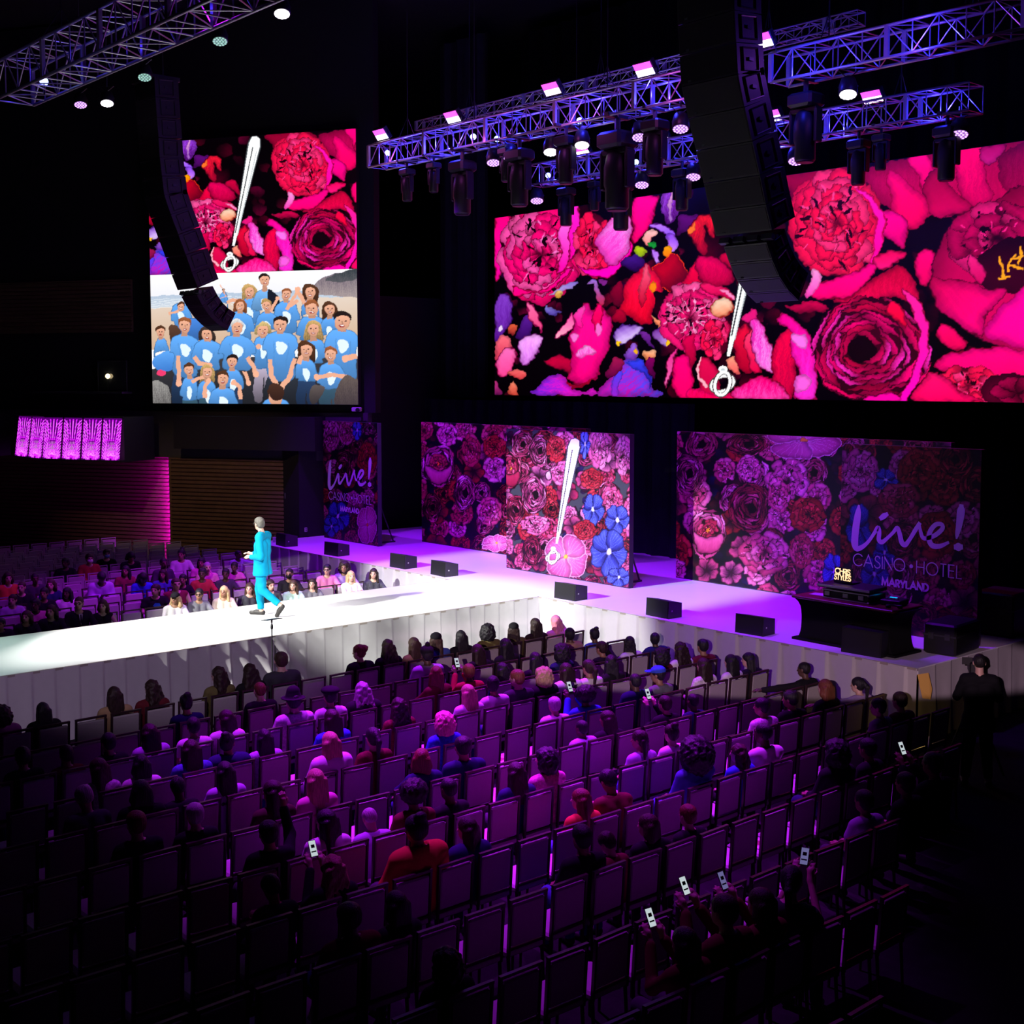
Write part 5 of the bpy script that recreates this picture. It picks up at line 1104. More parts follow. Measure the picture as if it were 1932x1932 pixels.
for ln in FAR.strip().split('\n'):
    q = ln.split('|'); a = q[0].split(); opts = q[2].split(',') if len(q) > 2 else []
    px, py, row = float(a[0]), float(a[1]), int(a[2]); xc = XF0 - RP * row + .23
    p = on_x(px, py, xc - .05); y = p[1]; sc = min(1.12, max(.88, p[2] / 1.31)); kw = dict(w.split('=') for w in opts if '=' in w)
    lab = 'person in %s, %s row beyond runway' % (q[1], ORD[row + 1])
    while lab in used: lab = lab.replace(' seat', ' seat from stage').replace('beyond the', 'across the').replace('beyond runway', 'beyond the runway')
    used[lab] = 1
    o = person(xc, y, -R(prnd.uniform(4, 14)), sc, {'left': 'right'}.get(a[3], a[3]), a[4], a[5], a[6], a[7], a[8], lab, kw.get('hat'), kw.get('hatc', 'black'), 1.16 if 'wide' in opts else prnd.uniform(.98, 1.06), 'pat' in opts, prnd.choice(('denim', 'black', 'navy')), None, [w for w in opts if w.startswith('mask') or w == 'glasses'])
    if 'print' in opts or 'tie' in opts or 'vneck' in opts:
        mb = MB(); pts = ([(-.07, .86), (-.03, .92), (.05, .91), (.08, .85), (.02, .82), (-.04, .84)] if 'print' in opts else [(-.035, 1.0), (.035, 1.0), (.012, .84), (0, .80), (-.012, .84)])
        for i_, pp_ in enumerate([pts] + ([[(-.012, .99), (.012, .99), (.016, .86), (0, .82), (-.016, .86)]] if 'tie' in opts else [])):
            mb = MB(); mb.add([(.052 + .006 * i_ - .10 * max(0, c - .9), b, c) for b, c in pp_] , [tuple(range(len(pp_)))]); k_ = mb.build(('print', 'tie')[i_] if 'print' in opts or i_ else 'shirt_front', M_OBJ, o); k_.color = (*(CLR['cyan'] if 'print' in opts else (CLR['black'] if i_ else CLR['white'])), 1)
    FPP.append([row, y, o, q[1]])
for rw in range(12):
    L = [q for q in FPP if q[0] == rw]; spread(L)
    for q in L: q[2].location.y = q[1]; focc.setdefault(rw, []).append(q[1])
FCH = []
for row in range(12):
    xb = XF0 - RP * row
    for k in range(-6, 19):
        y = 7.43 + SP * k - .1
        X, Y = to_px(xb, y, .9)
        s_ = (Vector((xb - .6, y, 0)) - Q)
        if X < -25 or X > 740 or y > 16.9 or s_.dot(WN) < .55: continue
        FCH.append((row + .01 * abs(y - 12) - (3 if [v for v in focc.get(row, []) if abs(v - y) < .26] else 0), xb, y, row))
FCH.sort(); rest = MB()
for i, (d_, xb, y, row) in enumerate(FCH):
    if NCH + i < 300:
        st = 'occupied' if [v for v in focc.get(row, []) if abs(v - y) < .26] else 'empty'
        chair(xb + .23, y, 0, '%s cream padded chair, %s row beyond the runway, %s seat from the stage' % (st, ORD[row + 1], ORD[max(1, nseat(y + .6))]), 'banquet chairs beyond the runway')
    else:
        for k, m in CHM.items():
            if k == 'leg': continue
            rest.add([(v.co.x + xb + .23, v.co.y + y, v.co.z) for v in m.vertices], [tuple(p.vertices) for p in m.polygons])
if rest.v: tag(rest.build('banquet_chairs', mat('cream_fabric_darkened', (.34, .31, .31), .8)), 'dim empty cream chairs in the rearmost rows below the slatted wall', 'chairs', None, 'stuff')  # same cream fabric, its colour darkened for the dim rear rows
print('near chairs', NCH, 'far', len(FCH), 'people', len(PPL) + len(FPP))
# ------------------------------------------------------------------ trusses and the lamps on them
def truss(name, label, a, b, w, h, pitch, r=.026, rb=.012, hang=()):
    """box truss from a to b (middle of the bottom face), w across, h high"""
    a, b = Vector(a), Vector(b); d = (b - a); L = d.length; d = d / L; s = Vector((-d.y, d.x, 0))
    root = empty(name, a, 0, label, 'truss'); P = lambda t, u, v: d * t + s * u * w / 2 + Vector((0, 0, v * h))
    for u in (-1, 1):
        for v in (0, 1): MB().tube([P(0, u, v), P(L, u, v)], r, 7).build('chord', M_ALU, root, smooth=True)
    n = max(2, int(L / pitch)); mb = MB()
    for i in range(n + 1):
        t = L * i / n
        for u in (-1, 1):
            mb.tube([P(t, u, 0), P(t, u, 1)], rb, 5)
            if i < n: mb.tube([P(t, u, i % 2), P(L * (i + 1) / n, u, 1 - i % 2)], rb, 5)
        for v in (0, 1):
            mb.tube([P(t, -1, v), P(t, 1, v)], rb, 5)
            if i < n: mb.tube([P(t, -1 if i % 2 else 1, v), P(L * (i + 1) / n, 1 if i % 2 else -1, v)], rb * .9, 5)
    for i in range(0, n + 1, max(3, int(2.4 / (L / n)))):
        for u in (-1, 1): mb.box(P(L * i / n, u, .5), (.075, .055, h), Matrix.Rotation(math.atan2(d.y, d.x), 3, 'Z'))
    tag(mb.build('lattice', M_ALU, root), 'tangle of diagonal braces between the chords', kind='stuff')
    for t in hang: MB().tube([P(t, 0, 1), Vector((P(t, 0, 1).x, P(t, 0, 1).y, 15.96 - a.z))], .012, 5).tube([P(t, -1, 1), P(t, 0, 1) + Vector((0, 0, .5)), P(t, 1, 1)], .01, 5).build('hoist_chain', M_STEEL, root)
    return root
truss('lighting_truss', 'long front lighting truss crossing above the stage front', (-25.3, 17.7, 10.48), (-14.2, 17.7, 10.48), .5, .5, .42, hang=(1.2, 3.6, 7.6))
truss('lighting_truss', 'right front truss section past the hanging speaker array, set back', (-14.15, 18.35, 10.62), (-9.6, 18.35, 10.62), .5, .5, .42, hang=(1, 3.6))
truss('lighting_truss', 'second lighting truss hanging in front of the wide video wall', (-24.66, 22.1, 10.42), (-12.6, 22.1, 10.42), .5, .5, .42, hang=(1.5, 6, 10.5))
truss('lighting_truss', 'thin rear truss rising just over the front lighting truss', (-26.7, 20.0, 11.82), (-13.65, 20.0, 11.82), .24, .24, .34, .016, .008, (2, 6.5, 11))
truss('lighting_truss', 'wide dark house truss at the upper left of the hall', (-21.2, 7.75, 9.98), (-9.5, 7.75, 9.98), .62, .56, .5, hang=(2, 6, 10))
truss('lighting_truss', 'dark side truss running out of the upper left corner', (-21.0, 1.0, 10.75), (-21.0, 7.3, 10.75), .5, .5, .5, hang=(1, 5))
for x, y, z in ((-20.9, 7.8, 10.2), (-19.3, 7.8, 10.25), (-17.6, 7.8, 10.25), (-15.4, 7.8, 10.3)): point('truss_blue', (x, y, z), 1.3, (.06, .03, 1.0))
M_LENSW = mat('lens_white', (1, 1, 1), .3, emit=5, ecol=(1, .93, 1)); M_LENSV = mat('lens_violet', (1, 1, 1), .3, emit=2.2, ecol=(.72, .38, 1)); M_LENSG = mat('lens_green', (1, 1, 1), .3, emit=.75, ecol=(.45, 1, .72)); M_LENSB = mat('lens_blue', (1, 1, 1), .3, emit=5, ecol=(.35, .5, 1)); M_FLOODW = mat('flood_white', (1, 1, 1), .3, emit=4, ecol=(1, .85, 1)); M_FLOODP = mat('flood_pink', (1, 1, 1), .3, emit=1.5, ecol=(1, .05, .75))
LENSD = {k: mat('lens_face_' + k, (.3, .3, .35), .3, emit=e, ecol=c) for k, e, c in (('w', 1.6, (1, .93, 1)), ('v', .5, (.6, .25, 1)), ('g', .16, (.45, 1, .72)), ('b', 1, (.3, .4, 1)))}
LENS = dict(w=M_LENSW, v=M_LENSV, g=M_LENSG, b=M_LENSB); LN = dict(w='white', v='violet', g='pale green', b='blue white')
def par_can(p, lens, label, r=.155, tilt=25, yaw=0, z_hook=.45):
    o = empty('par_lamp', p, yaw, label, 'stage lamp', 'round stage lamps'); M = (Matrix.Rotation(-yaw, 3, 'Z') @ (-(Vector((-p[0], -p[1], 0)).normalized() * .42 + Vector((0, 0, -1))).normalized()).to_track_quat('Z', 'Y').to_matrix())
    MB().lathe([(r * .55, .30), (r * .8, .27), (r, .16), (r * 1.04, .0), (r * .96, -.012)], 18, (0, 0, 0), M).build('housing', M_PLASTIC, o, smooth=True)
    MB().lathe([(r * .93, -.014), (r * .93, -.02)], 18, (0, 0, 0), M).build('lens', LENSD[lens], o); mb = MB()
    for n, q in ((1, 0), (6, .4), (12, .78)):
        for k in range(n): mb.lathe([(r * .13, -.021), (r * .13, -.026)], 7, M @ Vector((r * q * math.cos(6.283 * k / n), r * q * math.sin(6.283 * k / n), 0)), M)
    tag(mb.build('bulb_cluster', LENS[lens], o), kind='stuff')
    MB().tube([M @ Vector((r * 1.08, 0, .13)), (r * 1.1, 0, .38), (-r * 1.1, 0, .38), M @ Vector((-r * 1.08, 0, .13))], .012, 5).tube([(0, 0, .38), (0, 0, z_hook + .05)], .02, 6).build('yoke', M_STEEL, o)
def moving_head(p, label, lit=None, sc=1., tilt=0, yaw=.5):
    o = empty('moving_head_lamp', p, yaw, label, 'stage lamp', 'moving head lamps hung on the trusses'); o.scale = (sc,) * 3
    MB().box((0, 0, .62), (.34, .30, .16), None, .03).tube([(0, 0, .7), (0, 0, .92)], .03, 6).build('base', M_PLASTIC, o)
    MB().box((0, 0, .86), (.06, .6 / sc, .045)).build('clamp_bar', M_STEEL, o)
    MB().box((0, 0, .51), (.36, .12, .06), None, .01).box((.17, 0, .33), (.04, .13, .38), None, .012).box((-.17, 0, .33), (.04, .13, .38), None, .012).build('yoke', M_PLASTIC, o)
    M = Matrix.Rotation(R(tilt), 3, 'X')
    MB().lathe([(.06, .22), (.11, .17), (.135, .05), (.135, -.12), (.12, -.16), (.12, -.34), (.105, -.36)], 14, (0, 0, .30), M).build('lamp_head', M_PLASTIC, o, smooth=True)
    MB().lathe([(.098, -.362), (.098, -.372)], 14, (0, 0, .30), M).build('lens', LENS[lit] if lit else M_STEEL, o)
def flood(p, label, yaw=0):
    o = empty('flood_lamp', p, yaw, label, 'flood lamp', 'pink flood lamps along the trusses'); M = Matrix.Rotation(R(38), 3, 'X')
    MB().box(M @ Vector((0, .06, 0)), (.46, .12, .30), M, .012).build('housing', M_PLASTIC, o)
    MB().box(M @ Vector((0, -.004, -.062)), (.42, .006, .12), M).build('lower_tube', M_FLOODW, o)
    MB().box(M @ Vector((0, -.004, .066)), (.42, .006, .12), M).build('upper_tube', M_FLOODP, o)
    MB().tube([(.25, .05, 0), (.25, .1, -.22), (-.25, .1, -.22), (-.25, .05, 0)], .012, 5).build('bracket', M_STEEL, o)
def V3(q): return (float(q[0]), float(q[1]), float(q[2]))
for i, (px, py, Y) in enumerate(((718, 254, 17.55), (853, 221, 17.55), (1040, 168, 17.55), (1215, 131, 17.55), (1436, 77, 17.9), (1098, 285, 22.0), (1243, 254, 22.0), (1456, 219, 22.0), (1645, 183, 22.0))):
    flood(V3(on_y(px, py, Y)), 'pink and white flood lamp, %s from the left on the %s truss' % ((ORD[i + 1], 'front') if i < 5 else (ORD[i - 4], 'second')))
PARS = ((931, 306, 17.7, 'v'), (963, 298, 17.7, 'v'), (1039, 286, 17.7, 'w'), (1098, 273, 17.7, 'w'), (1207, 258, 17.7, 'v'), (1284, 242, 17.7, 'v'), (1600, 177, 18.4, 'w'), (1013, 378, 22.1, 'v'), (1211, 348, 22.1, 'v'), (1308, 333, 22.1, 'v'), (1502, 303, 22.1, 'v'), (1810, 253, 22.1, 'v'))
cnt = {}
for px, py, Y, c in PARS:
    n = cnt[Y < 20] = cnt.get(Y < 20, 0) + 1
    par_can(V3(on_y(px, py, Y)), c, '%s glowing round lamp, %s from the left below the %s truss' % (LN[c], ORD[n], 'front' if Y < 20 else 'second'), .15 if Y < 20 else .17, 22, .7)
for i, (px, py, c) in enumerate(((152, 197, 'v'), (202, 194, 'w'), (273, 145, 'g'), (415, 77, 'g'), (532, 25, 'w'))):
    par_can(V3(on_y(px, py, 13.2)), c, '%s glowing round lamp, %s from the left in the dark over the far seats' % (LN[c], ORD[i + 1]), .16, 30 if i == 1 else 14, .7, 3.2)
MH = ((768, 300, 17.7, None, .95), (818, 292, 17.7, None, .85), (872, 298, 17.7, None, 1.5), (955, 296, 17.7, None, .9), (980, 272, 17.7, None, 1.5), (1068, 285, 17.6, None, 1.2), (1165, 240, 17.7, None, 1.9), (1236, 200, 17.7, None, 1.3), (1068, 350, 22.1, None, 1.2), (1122, 345, 22.1, None, .9), (1172, 345, 22.1, None, 1.5), (1287, 330, 22.1, None, 1.2), (1520, 215, 18.4, None, 1.5), (1620, 282, 22.1, None, 1.15), (1662, 285, 22.1, None, .9), (1787, 250, 22.1, None, 1.3))
cnt = {}
for px, py, Y, l, sc in MH:
    n = cnt[Y < 20] = cnt.get(Y < 20, 0) + 1; q = on_y(px, py, Y); zt = 10.42 if Y > 20 else (10.60 if Y > 18 else 10.46)
    moving_head((q[0], Y, zt - .84 * sc), 'dark moving head lamp, %s from the left under the %s truss' % (ORD[n], 'front' if Y < 20 else 'second'), l, sc, 0, 0)
for i, (px, py, Y) in enumerate(((731, 289, 17.6), (893, 258, 17.6), (938, 262, 17.72), (1094, 228, 17.7), (1034, 331, 22.1), (1200, 306, 22.1), (83, 154, 7.8))):
    o = empty('beam_lamp', V3(on_y(px, py, Y)), 0, 'small blue white beam lamp, %s' % ('%s from left inside the front truss' % ORD[i + 1] if i < 4 else ('%s from left inside the second truss' % ORD[i - 3] if i < 6 else 'at the tip of the upper left house truss')), 'stage lamp', 'blue beam lamps inside the trusses')
    M = Vector((-o.location.x, -o.location.y, HC - o.location.z)).normalized().to_track_quat('Z', 'Y').to_matrix()
    MB().lathe([(.03, -.16), (.07, -.12), (.075, .0), (.07, .01)], 14, (0, 0, 0), M).build('housing', M_PLASTIC, o, smooth=True); MB().lathe([(.064, .012), (.064, .016)], 14, (0, 0, 0), M).build('lens', M_LENSB, o)
    MB().tube([(0, 0, -.02), (0, 0, -.2)], .015, 5).build('clamp', M_STEEL, o)
# ------------------------------------------------------------------ hanging speaker arrays
M_CAB = mat('speaker_paint', (.022, .021, .024), .5, noise=.2, scale=30); M_GRILLE = mat('speaker_grille', (.006, .006, .007), .6, noise=.5, scale=140); M_GREEN = mat('grey_green_steel', (.10, .13, .11), .5, .3)
BIG = [(14.9, 12.8), (14.92, 12.32), (14.95, 11.84), (14.98, 11.36), (15.0, 10.9), (15.05, 10.45), (15.1, 10.0), (15.26, 9.55), (15.45, 9.08), (15.64, 8.6), (15.79, 8.18), (15.95, 7.80)]
SML = [(15.98, 7.64), (16.13, 7.38), (16.32, 7.13), (16.55, 6.93), (16.82, 6.78)]
def line_array(xc, dy, label):
    root = empty('speaker_array', (xc, 15.5 + dy, 6.7), 0, label, 'speaker array'); O = Vector((0, 15.5, 6.7))
    def cab(p, q, w, dep):
        p, q = Vector((0, *p)) - O, Vector((0, *q)) - O; d = (q - p); L = d.length; d = d / L; n = Vector((0, -d.z, d.y))
        if n.y < 0: n = -n
        p, q = p + d * .006, q - d * .006; r0, r1 = p + n * dep + d * .006, q + n * dep - d * .006
        mb = MB(); X = Vector((w / 2, 0, 0)); V = [p - X, q - X, r1 - X, r0 - X, p + X, q + X, r1 + X, r0 + X]
        mb.add(V, [(0, 1, 2, 3), (7, 6, 5, 4), (0, 4, 5, 1), (1, 5, 6, 2), (2, 6, 7, 3), (3, 7, 4, 0)]); c = mb.build('cabinet', M_CAB, root)
        X = X * .96; a, b, f = p + d * .03 - n * .006, q - d * .03 - n * .006, n * .012
        MB().add([a - X, b - X, b + X, a + X, a - X + f, b - X + f, b + X + f, a + X + f], [(0, 3, 2, 1), (0, 1, 5, 4), (1, 2, 6, 5), (2, 3, 7, 6), (3, 0, 4, 7)]).build('grille', M_GRILLE, c)
        for s in (-1, 1):
            m = MB(); cx = Vector((s * (w / 2 + .012), 0, 0)); a, b, e, g = p + n * .12 + d * .06, q + n * .12 - d * .06, q + n * (dep - .14) - d * .06, p + n * (dep - .14) + d * .06
            for u, v in ((a, b), (b, e), (e, g), (g, a)): m.tube([cx + u, cx + v], .014, 5)
            m.box(cx + (a + b + e + g) / 4, (.03, .1, .05)); m.build('side_rail', M_STEEL, c)
        mb = MB().box(p * .12 + q * .88 + Vector((-w * .34, 0, 0)) - n * .009, (.06, .008, .03)).build('badge', M_GREEN, c)
    for p, q in zip(BIG, BIG[1:]): cab(p, q, 1.1, .62)
    for p, q in zip(SML, SML[1:]): cab(p, q, .84, .5)
    y0 = BIG[-1][0] - 15.5; z0 = 7.72 - 6.7; fr = MB()
    for k in range(4): fr.box((-.42 + .28 * k, y0 + .07, z0), (.2, .08, .09), Matrix.Rotation(R(-20), 3, 'X'))
    fr.box((0, y0 + .2, z0 + .02), (1.0, .05, .05)); fr.build('joining_frame', M_GREEN, root)
    MB().tube([(-.4, -.3, 6.0), (-.4, -.3, 9.2)], .015, 5).tube([(.4, -.3, 6.0), (.4, -.3, 9.2)], .015, 5).box((0, -.3, 6.12), (1.0, .8, .1)).build('hoist_frame', M_STEEL, root)
    return root
line_array(-12.95, 0, 'right hanging curved speaker array in front of the wide video wall')
line_array(-30.05, -.75, 'left hanging curved speaker array in front of the tall video screen')
# ------------------------------------------------------------------ balcony with backlit fronds, wall fittings
def frond(nx, nz, seed):
    I, J = np.meshgrid(np.linspace(0, 100, nx + 1), np.linspace(0, 180, nz + 1)); p = Paint(I, 180 - J, (80, 0, 105)); rn = random.Random(seed)
    for k in range(25):
        a = R(12 + 156 * k / 24); L = 178 if abs(k - 12) < 8 else 120
        for u0, u1 in ((.06, .45), (.47, .98)):
            p.line([(50 + L * u0 * math.cos(a), 182 - L * u0 * math.sin(a)), (50 + L * u1 * math.cos(a) * .9, 182 - L * u1 * math.sin(a))], 3.4 + 4.2 * u0, (225, 30, 255)); p.line([(50 + L * (u0 + .05) * math.cos(a), 181 - L * (u0 + .05) * math.sin(a)), (50 + L * u1 * .9 * math.cos(a) * .92, 181 - L * u1 * .95 * math.sin(a))], 1.7, (250, 140, 255))
    for side in (-1, 1):
        for k in range(13):
            y = 4 + 12.5 * k; p.line([(50 + side * 48, y + 4), (50 + side * rn.uniform(14, 26), y + 28)], 5, (220, 25, 250)); p.line([(50 + side * 46, y + 5), (50 + side * 24, y + 25)], 1.6, (250, 130, 255))
    p.line([(0, 0), (0, 180)], 5, (20, 0, 25)); p.line([(100, 0), (100, 180)], 5, (20, 0, 25))
    return p.linear()
M_FROND = mat_attr('backlit_frond_panel', 1.1); FRP = frond(40, 70, 2)
def balcony(label, runs, z0, z1, depth):
    root = empty('balcony', (*runs[0][0], z0), 0, label, 'balcony'); o = Vector((*runs[0][0], z0))
    for a, b, n in runs:
        a, b = Vector((*a, z0)) - o, Vector((*b, z0)) - o; d = (b - a) / n; nn = Vector((d.y, -d.x, 0)).normalized()
        for k in range(n): grid_face('lit_panel', a + d * (k + .02) + nn * .01, d * .96, Vector((0, 0, z1 - z0)) + nn * -.16, 40, 70, FRP, M_FROND, root)
    P = [Vector((*r[0], 0)) - Vector((o.x, o.y, 0)) for r in runs] + [Vector((*runs[-1][1], 0)) - Vector((o.x, o.y, 0))]
    back = [p - WN * depth for p in P[::-1]]
    bd = MB().prism([(p.x, p.y) for p in P + back], .0, -.06).prism([(p.x - WN.x * .18, p.y - WN.y * .18) for p in P] + [(p.x, p.y) for p in back], -.0, z1 - z0 + .02); bd.build('balcony_body', M_BLACK, root)
    MB().tube([p + Vector((0, 0, z1 - z0 + .03)) - WN * .16 for p in P], .03, 6).build('top_rail', M_STEEL, root)
A = lambda s, o=2.0: tuple(wp(s, o)[:2])
balcony('balcony front of six backlit magenta panels with palm frond pattern', [((-38.3, 13.72), A(-6.58), 2), (A(-6.58), A(-3.95), 4)], 3.3, 4.46, 1.6)
balcony('cut-off balcony front of glowing magenta frond panels at the left edge', [((-41.2, 11.3), (-38.95, 12.95), 3)], 3.3, 4.5, 1.3)
la = bpy.data.lights.new('wall_strip', 'AREA'); la.shape = 'RECTANGLE'; la.size = .03; la.size_y = 3.1; la.energy = 75; la.color = (.60, .0, 1)
lo_ = bpy.data.objects.new('wall_strip', la); COL.objects.link(lo_); lo_.location = wp(-3.79, -.12, 1.62)
lo_.rotation_euler = ((-WV - WN * .5).to_track_quat('-Z', 'Y')).to_euler()
# upper balcony room with glass that mirrors the screens
gl = empty('glass_railing', wp(-5.62, .0, 5.18), math.atan2(WV.y, WV.x), 'clear glass pane at the upper left mirroring the screens', 'glass panel')
M_GLASS = mat('mirror_glass', (.02, .025, .03), .04, spec=1.); MB().box((0, 0, .46), (.98, .02, .86)).build('pane', M_GLASS, gl); MB().tube([(-.5, 0, .9), (.5, 0, .9)], .015, 6).tube([(-.5, 0, 0), (-.5, 0, .9)], .015, 6).tube([(.5, 0, 0), (.5, 0, .9)], .015, 6).build('rail', M_STEEL, gl)
tag(wbox(MB(), -8.2, -5.05, 5.12, 5.18, -.145, .35).build('balcony_ledge', M_GREY), 'thin ledge of the dark upper balcony under the glass pane', 'ledge')
o = empty('lamp_globe', wp(-5.72, -.04 + .12, 5.63), 0, 'tiny round warm lamp in front of the upper balcony glass', 'lamp'); MB().lathe([(.02, -.07), (.065, -.03), (.07, .02), (.04, .06), (.01, .075)], 12).build('bulb', mat('warm_bulb', (1, .8, .5), emit=4, ecol=(1, .75, .4)), o, smooth=True); MB().tube([(0, 0, -.06), (0, 0, -.45)], .012, 6).build('stem', M_STEEL, o)
o = empty('security_camera', wp(2.44, .22, 4.68), math.atan2(WV.y, WV.x), 'small white security camera below the corner of the tall screen', 'camera'); M_WH = mat('white_plastic', (.6, .58, .6), .4)
MB().box((-.03, 0, .04), (.26, .14, .12), None, .02).build('housing', M_WH, o); MB().lathe([(.055, 0), (.055, .05), (.04, .07)], 14, (.04, -.07, .03), Matrix.Rotation(R(90), 3, 'X')).build('lens', M_PLASTIC, o); MB().box((-.03, .11, .05), (.06, .14, .06)).build('bracket', M_WH, o)
o = empty('wall_switch', wp(.12, .03, 2.27), math.atan2(WV.y, WV.x), 'pale wall control plate right of the slatted wood panel', 'switch'); MB().box((0, 0, 0), (.11, .03, .17), None, .006).build('plate', M_WH, o); MB().box((0, -.018, -.03), (.05, .01, .05)).build('dial', M_STEEL, o); MB().box((0, -.018, .05), (.07, .01, .03)).build('display', M_STEEL, o)
o = empty('wall_socket', (-30.76, 19.0, 1.36), 0, 'small white wall socket on the dark wall behind the stage edge', 'socket'); MB().box((0, 0, 0), (.02, .08, .12), None, .004).build('plate', M_WH, o); MB().box((.012, 0, .025), (.006, .035, .03)).box((.012, 0, -.025), (.006, .035, .03)).build('outlet', M_STEEL, o)
# ------------------------------------------------------------------ the presenter
def figure(label, place, rz, J, suit, shirtc, hairk, hairc, skinc, glasses=True, h=.0085, shoes=True, wsc=1., sc=1.):
    o = empty('person', place, rz, label, 'person'); o.scale = (sc,) * 3
    hd = J['head']; M = head_mat(R(J.get('yaw', 0)), R(J.get('pitch', 0)))
    hip, kn, an = J['hip'], J['knee'], J['ankle']; sh, el, wr = J['sho'], J['elb'], J['wri']
    pel, che, nb = J['pelvis'], J['chest'], J['neck']
    tor = [('c', (pel[0], -.075, pel[2]), (pel[0], .075, pel[2]), .105, .105)]
    for s in (-1, 1): tor += [('c', (pel[0], s * .06, pel[2] + .02), (che[0], s * .085, che[2]), .10, .105), ('c', (nb[0], s * .04, nb[2] - .05), tuple(np.array(sh[(1 - s) // 2]) * np.array((1, .86, 1)) + np.array((0, 0, .01))), .07, .062)]
    legs = []
    for i in (0, 1): legs += [('c', hip[i], kn[i], .092, .06), ('c', kn[i], an[i], .058, .040)]
    arms = []
    for i in (0, 1): arms += [('c', sh[i], el[i], .05, .042), ('c', el[i], wr[i], .040, .028)]
    feet = [('c', J['heel'][i], J['toe'][i], .036, .03) for i in (0, 1)] + [('c', an[i], J['heel'][i], .038, .036) for i in (0, 1)]
    neck = [('c', nb, tuple(np.array(hd) + M @ np.array((-.02, 0, -.06))), .058, .052)]
    hands = []
    for i, s in ((0, -1), (1, 1)): hands += hand_prims(wr[i], J['hdir'][i], J['hup'][i], s)
    L = tor + legs + arms + feet + neck + head_prims(hd, M) + hands
    G = sdf_grid(L, h); body, V = surfnet('body', sdf_eval(L, G, .02), G)
    q = (V - np.array(hd)) @ M; C = np.ones((len(V), 4), np.float32)
    for s in (-1, 1): C[((q[:, 0] - .08) / .03) ** 2 + ((q[:, 1] - s * .031) / .014) ** 2 + ((q[:, 2] + .004) / .008) ** 2 < 1, :3] = (.08, .06, .06)
    C[((q[:, 0] - .09) / .025) ** 2 + (q[:, 1] / .022) ** 2 + ((q[:, 2] + .068) / .008) ** 2 < 1, :3] = (.75, .4, .4)
    body.color_attributes.new('pic', 'FLOAT_COLOR', 'POINT').data.foreach_set('color', C.ravel()); body.materials.append(M_SKIN)
    def ch(n, me, c): k = link(n, me, None, o); k.color = (*c, 1); return k
    ch('body', body, skinc)
    sl = lambda a, b, t: tuple(np.array(a) + (np.array(b) - np.array(a)) * t)
    a = .022
    JK = [('c', p[1], p[2], p[3] + a, p[4] + a) for p in tor] + [('c', (pel[0] - .01, s * .085, pel[2] - .13), (pel[0] - .005, s * .07, pel[2] + .14), .150, .118) for s in (-1, 1)]
    for i in (0, 1): JK += [('c', sh[i], el[i], .072, .060), ('c', el[i], sl(el[i], wr[i], .93), .058, .044), ('e', tuple(np.array(sl(sh[i], el[i], .86)) + np.array((-.01, 0, 0))), (.06, .055, .05))]
    G = sdf_grid(JK, h); D = sdf_eval(JK, G, .025); lo, n, hh = G
    Z = lo[2] + hh * np.arange(n[2]); D = np.maximum(D, (pel[2] - .17 - Z)[None, None, :].astype(np.float32))
    D = np.maximum(D, -sdf_eval([('c', (nb[0] + .01, 0, nb[2] + .0), (nb[0] + .05, 0, nb[2] + .25), .068, .13), ('c', (nb[0] + .14, 0, nb[2] - .02), (che[0] + .19, 0, che[2] - .16), .055, .012)], G, .001))
    X, Y, Zg = np.meshgrid(*[lo[i] + hh * np.arange(n[i]) for i in range(3)], indexing='ij')
    D += (.0035 * np.sin(26 * Zg + 9 * X + 5 * np.sin(8 * Y)) * np.sin(13 * X - 17 * Y + 6 * Zg)).astype(np.float32)
    jm = surfnet('jacket', D, G)[0]; jm.materials.append(M_OBJ); ch('jacket', jm, suit)
    tm = []
    for i in (0, 1): tm += [('c', hip[i], kn[i], .104, .082), ('c', kn[i], sl(kn[i], an[i], .92), .080, .062)]
    tm += [('c', (pel[0], -.08, pel[2]), (pel[0], .08, pel[2]), .104, .104)]
    G = sdf_grid(tm, h); D = sdf_eval(tm, G, .02); lo, n, hh = G; X, Y, Zg = np.meshgrid(*[lo[i] + hh * np.arange(n[i]) for i in range(3)], indexing='ij')
    D += (.004 * np.sin(34 * Zg + 11 * X) * np.sin(21 * Y + 8 * Zg + 10 * X)).astype(np.float32)
    for i in (0, 1):   # cut the trouser legs off square above the ankle
        c = np.array(sl(kn[i], an[i], .94)); d = np.array(an[i]) - np.array(kn[i]); d = d / np.linalg.norm(d); near = ((X - c[0]) ** 2 + (Y - c[1]) ** 2 + (Zg - c[2]) ** 2) < .16 ** 2
        D = np.where(near, np.maximum(D, ((X - c[0]) * d[0] + (Y - c[1]) * d[1] + (Zg - c[2]) * d[2]).astype(np.float32)), D)
    tr = surfnet('trousers', D, G)[0]; tr.materials.append(M_OBJ); ch('trousers', tr, suit)
    for i in (0, 1):
        hl, to = np.array(J['heel'][i]), np.array(J['toe'][i]); u = (to - hl) / np.linalg.norm(to - hl); an_ = np.array(an[i])
        m = sdf_mesh('shoe', [('c', tuple(hl), tuple(to), .044, .038), ('c', tuple(hl + u * .02), tuple(hl + (to - hl) * .55 + (an_ - hl) * .25), .044, .042)], .008, .02); m.materials.append(M_SHOE); link('shoe', m, None, o)
    HM = Matrix(M.tolist()).to_4x4(); HM.translation = Vector(hd); hr = link('hair', HAIR[hairk], None, o); hr.color = (*hairc, 1); hr.matrix_local = HM
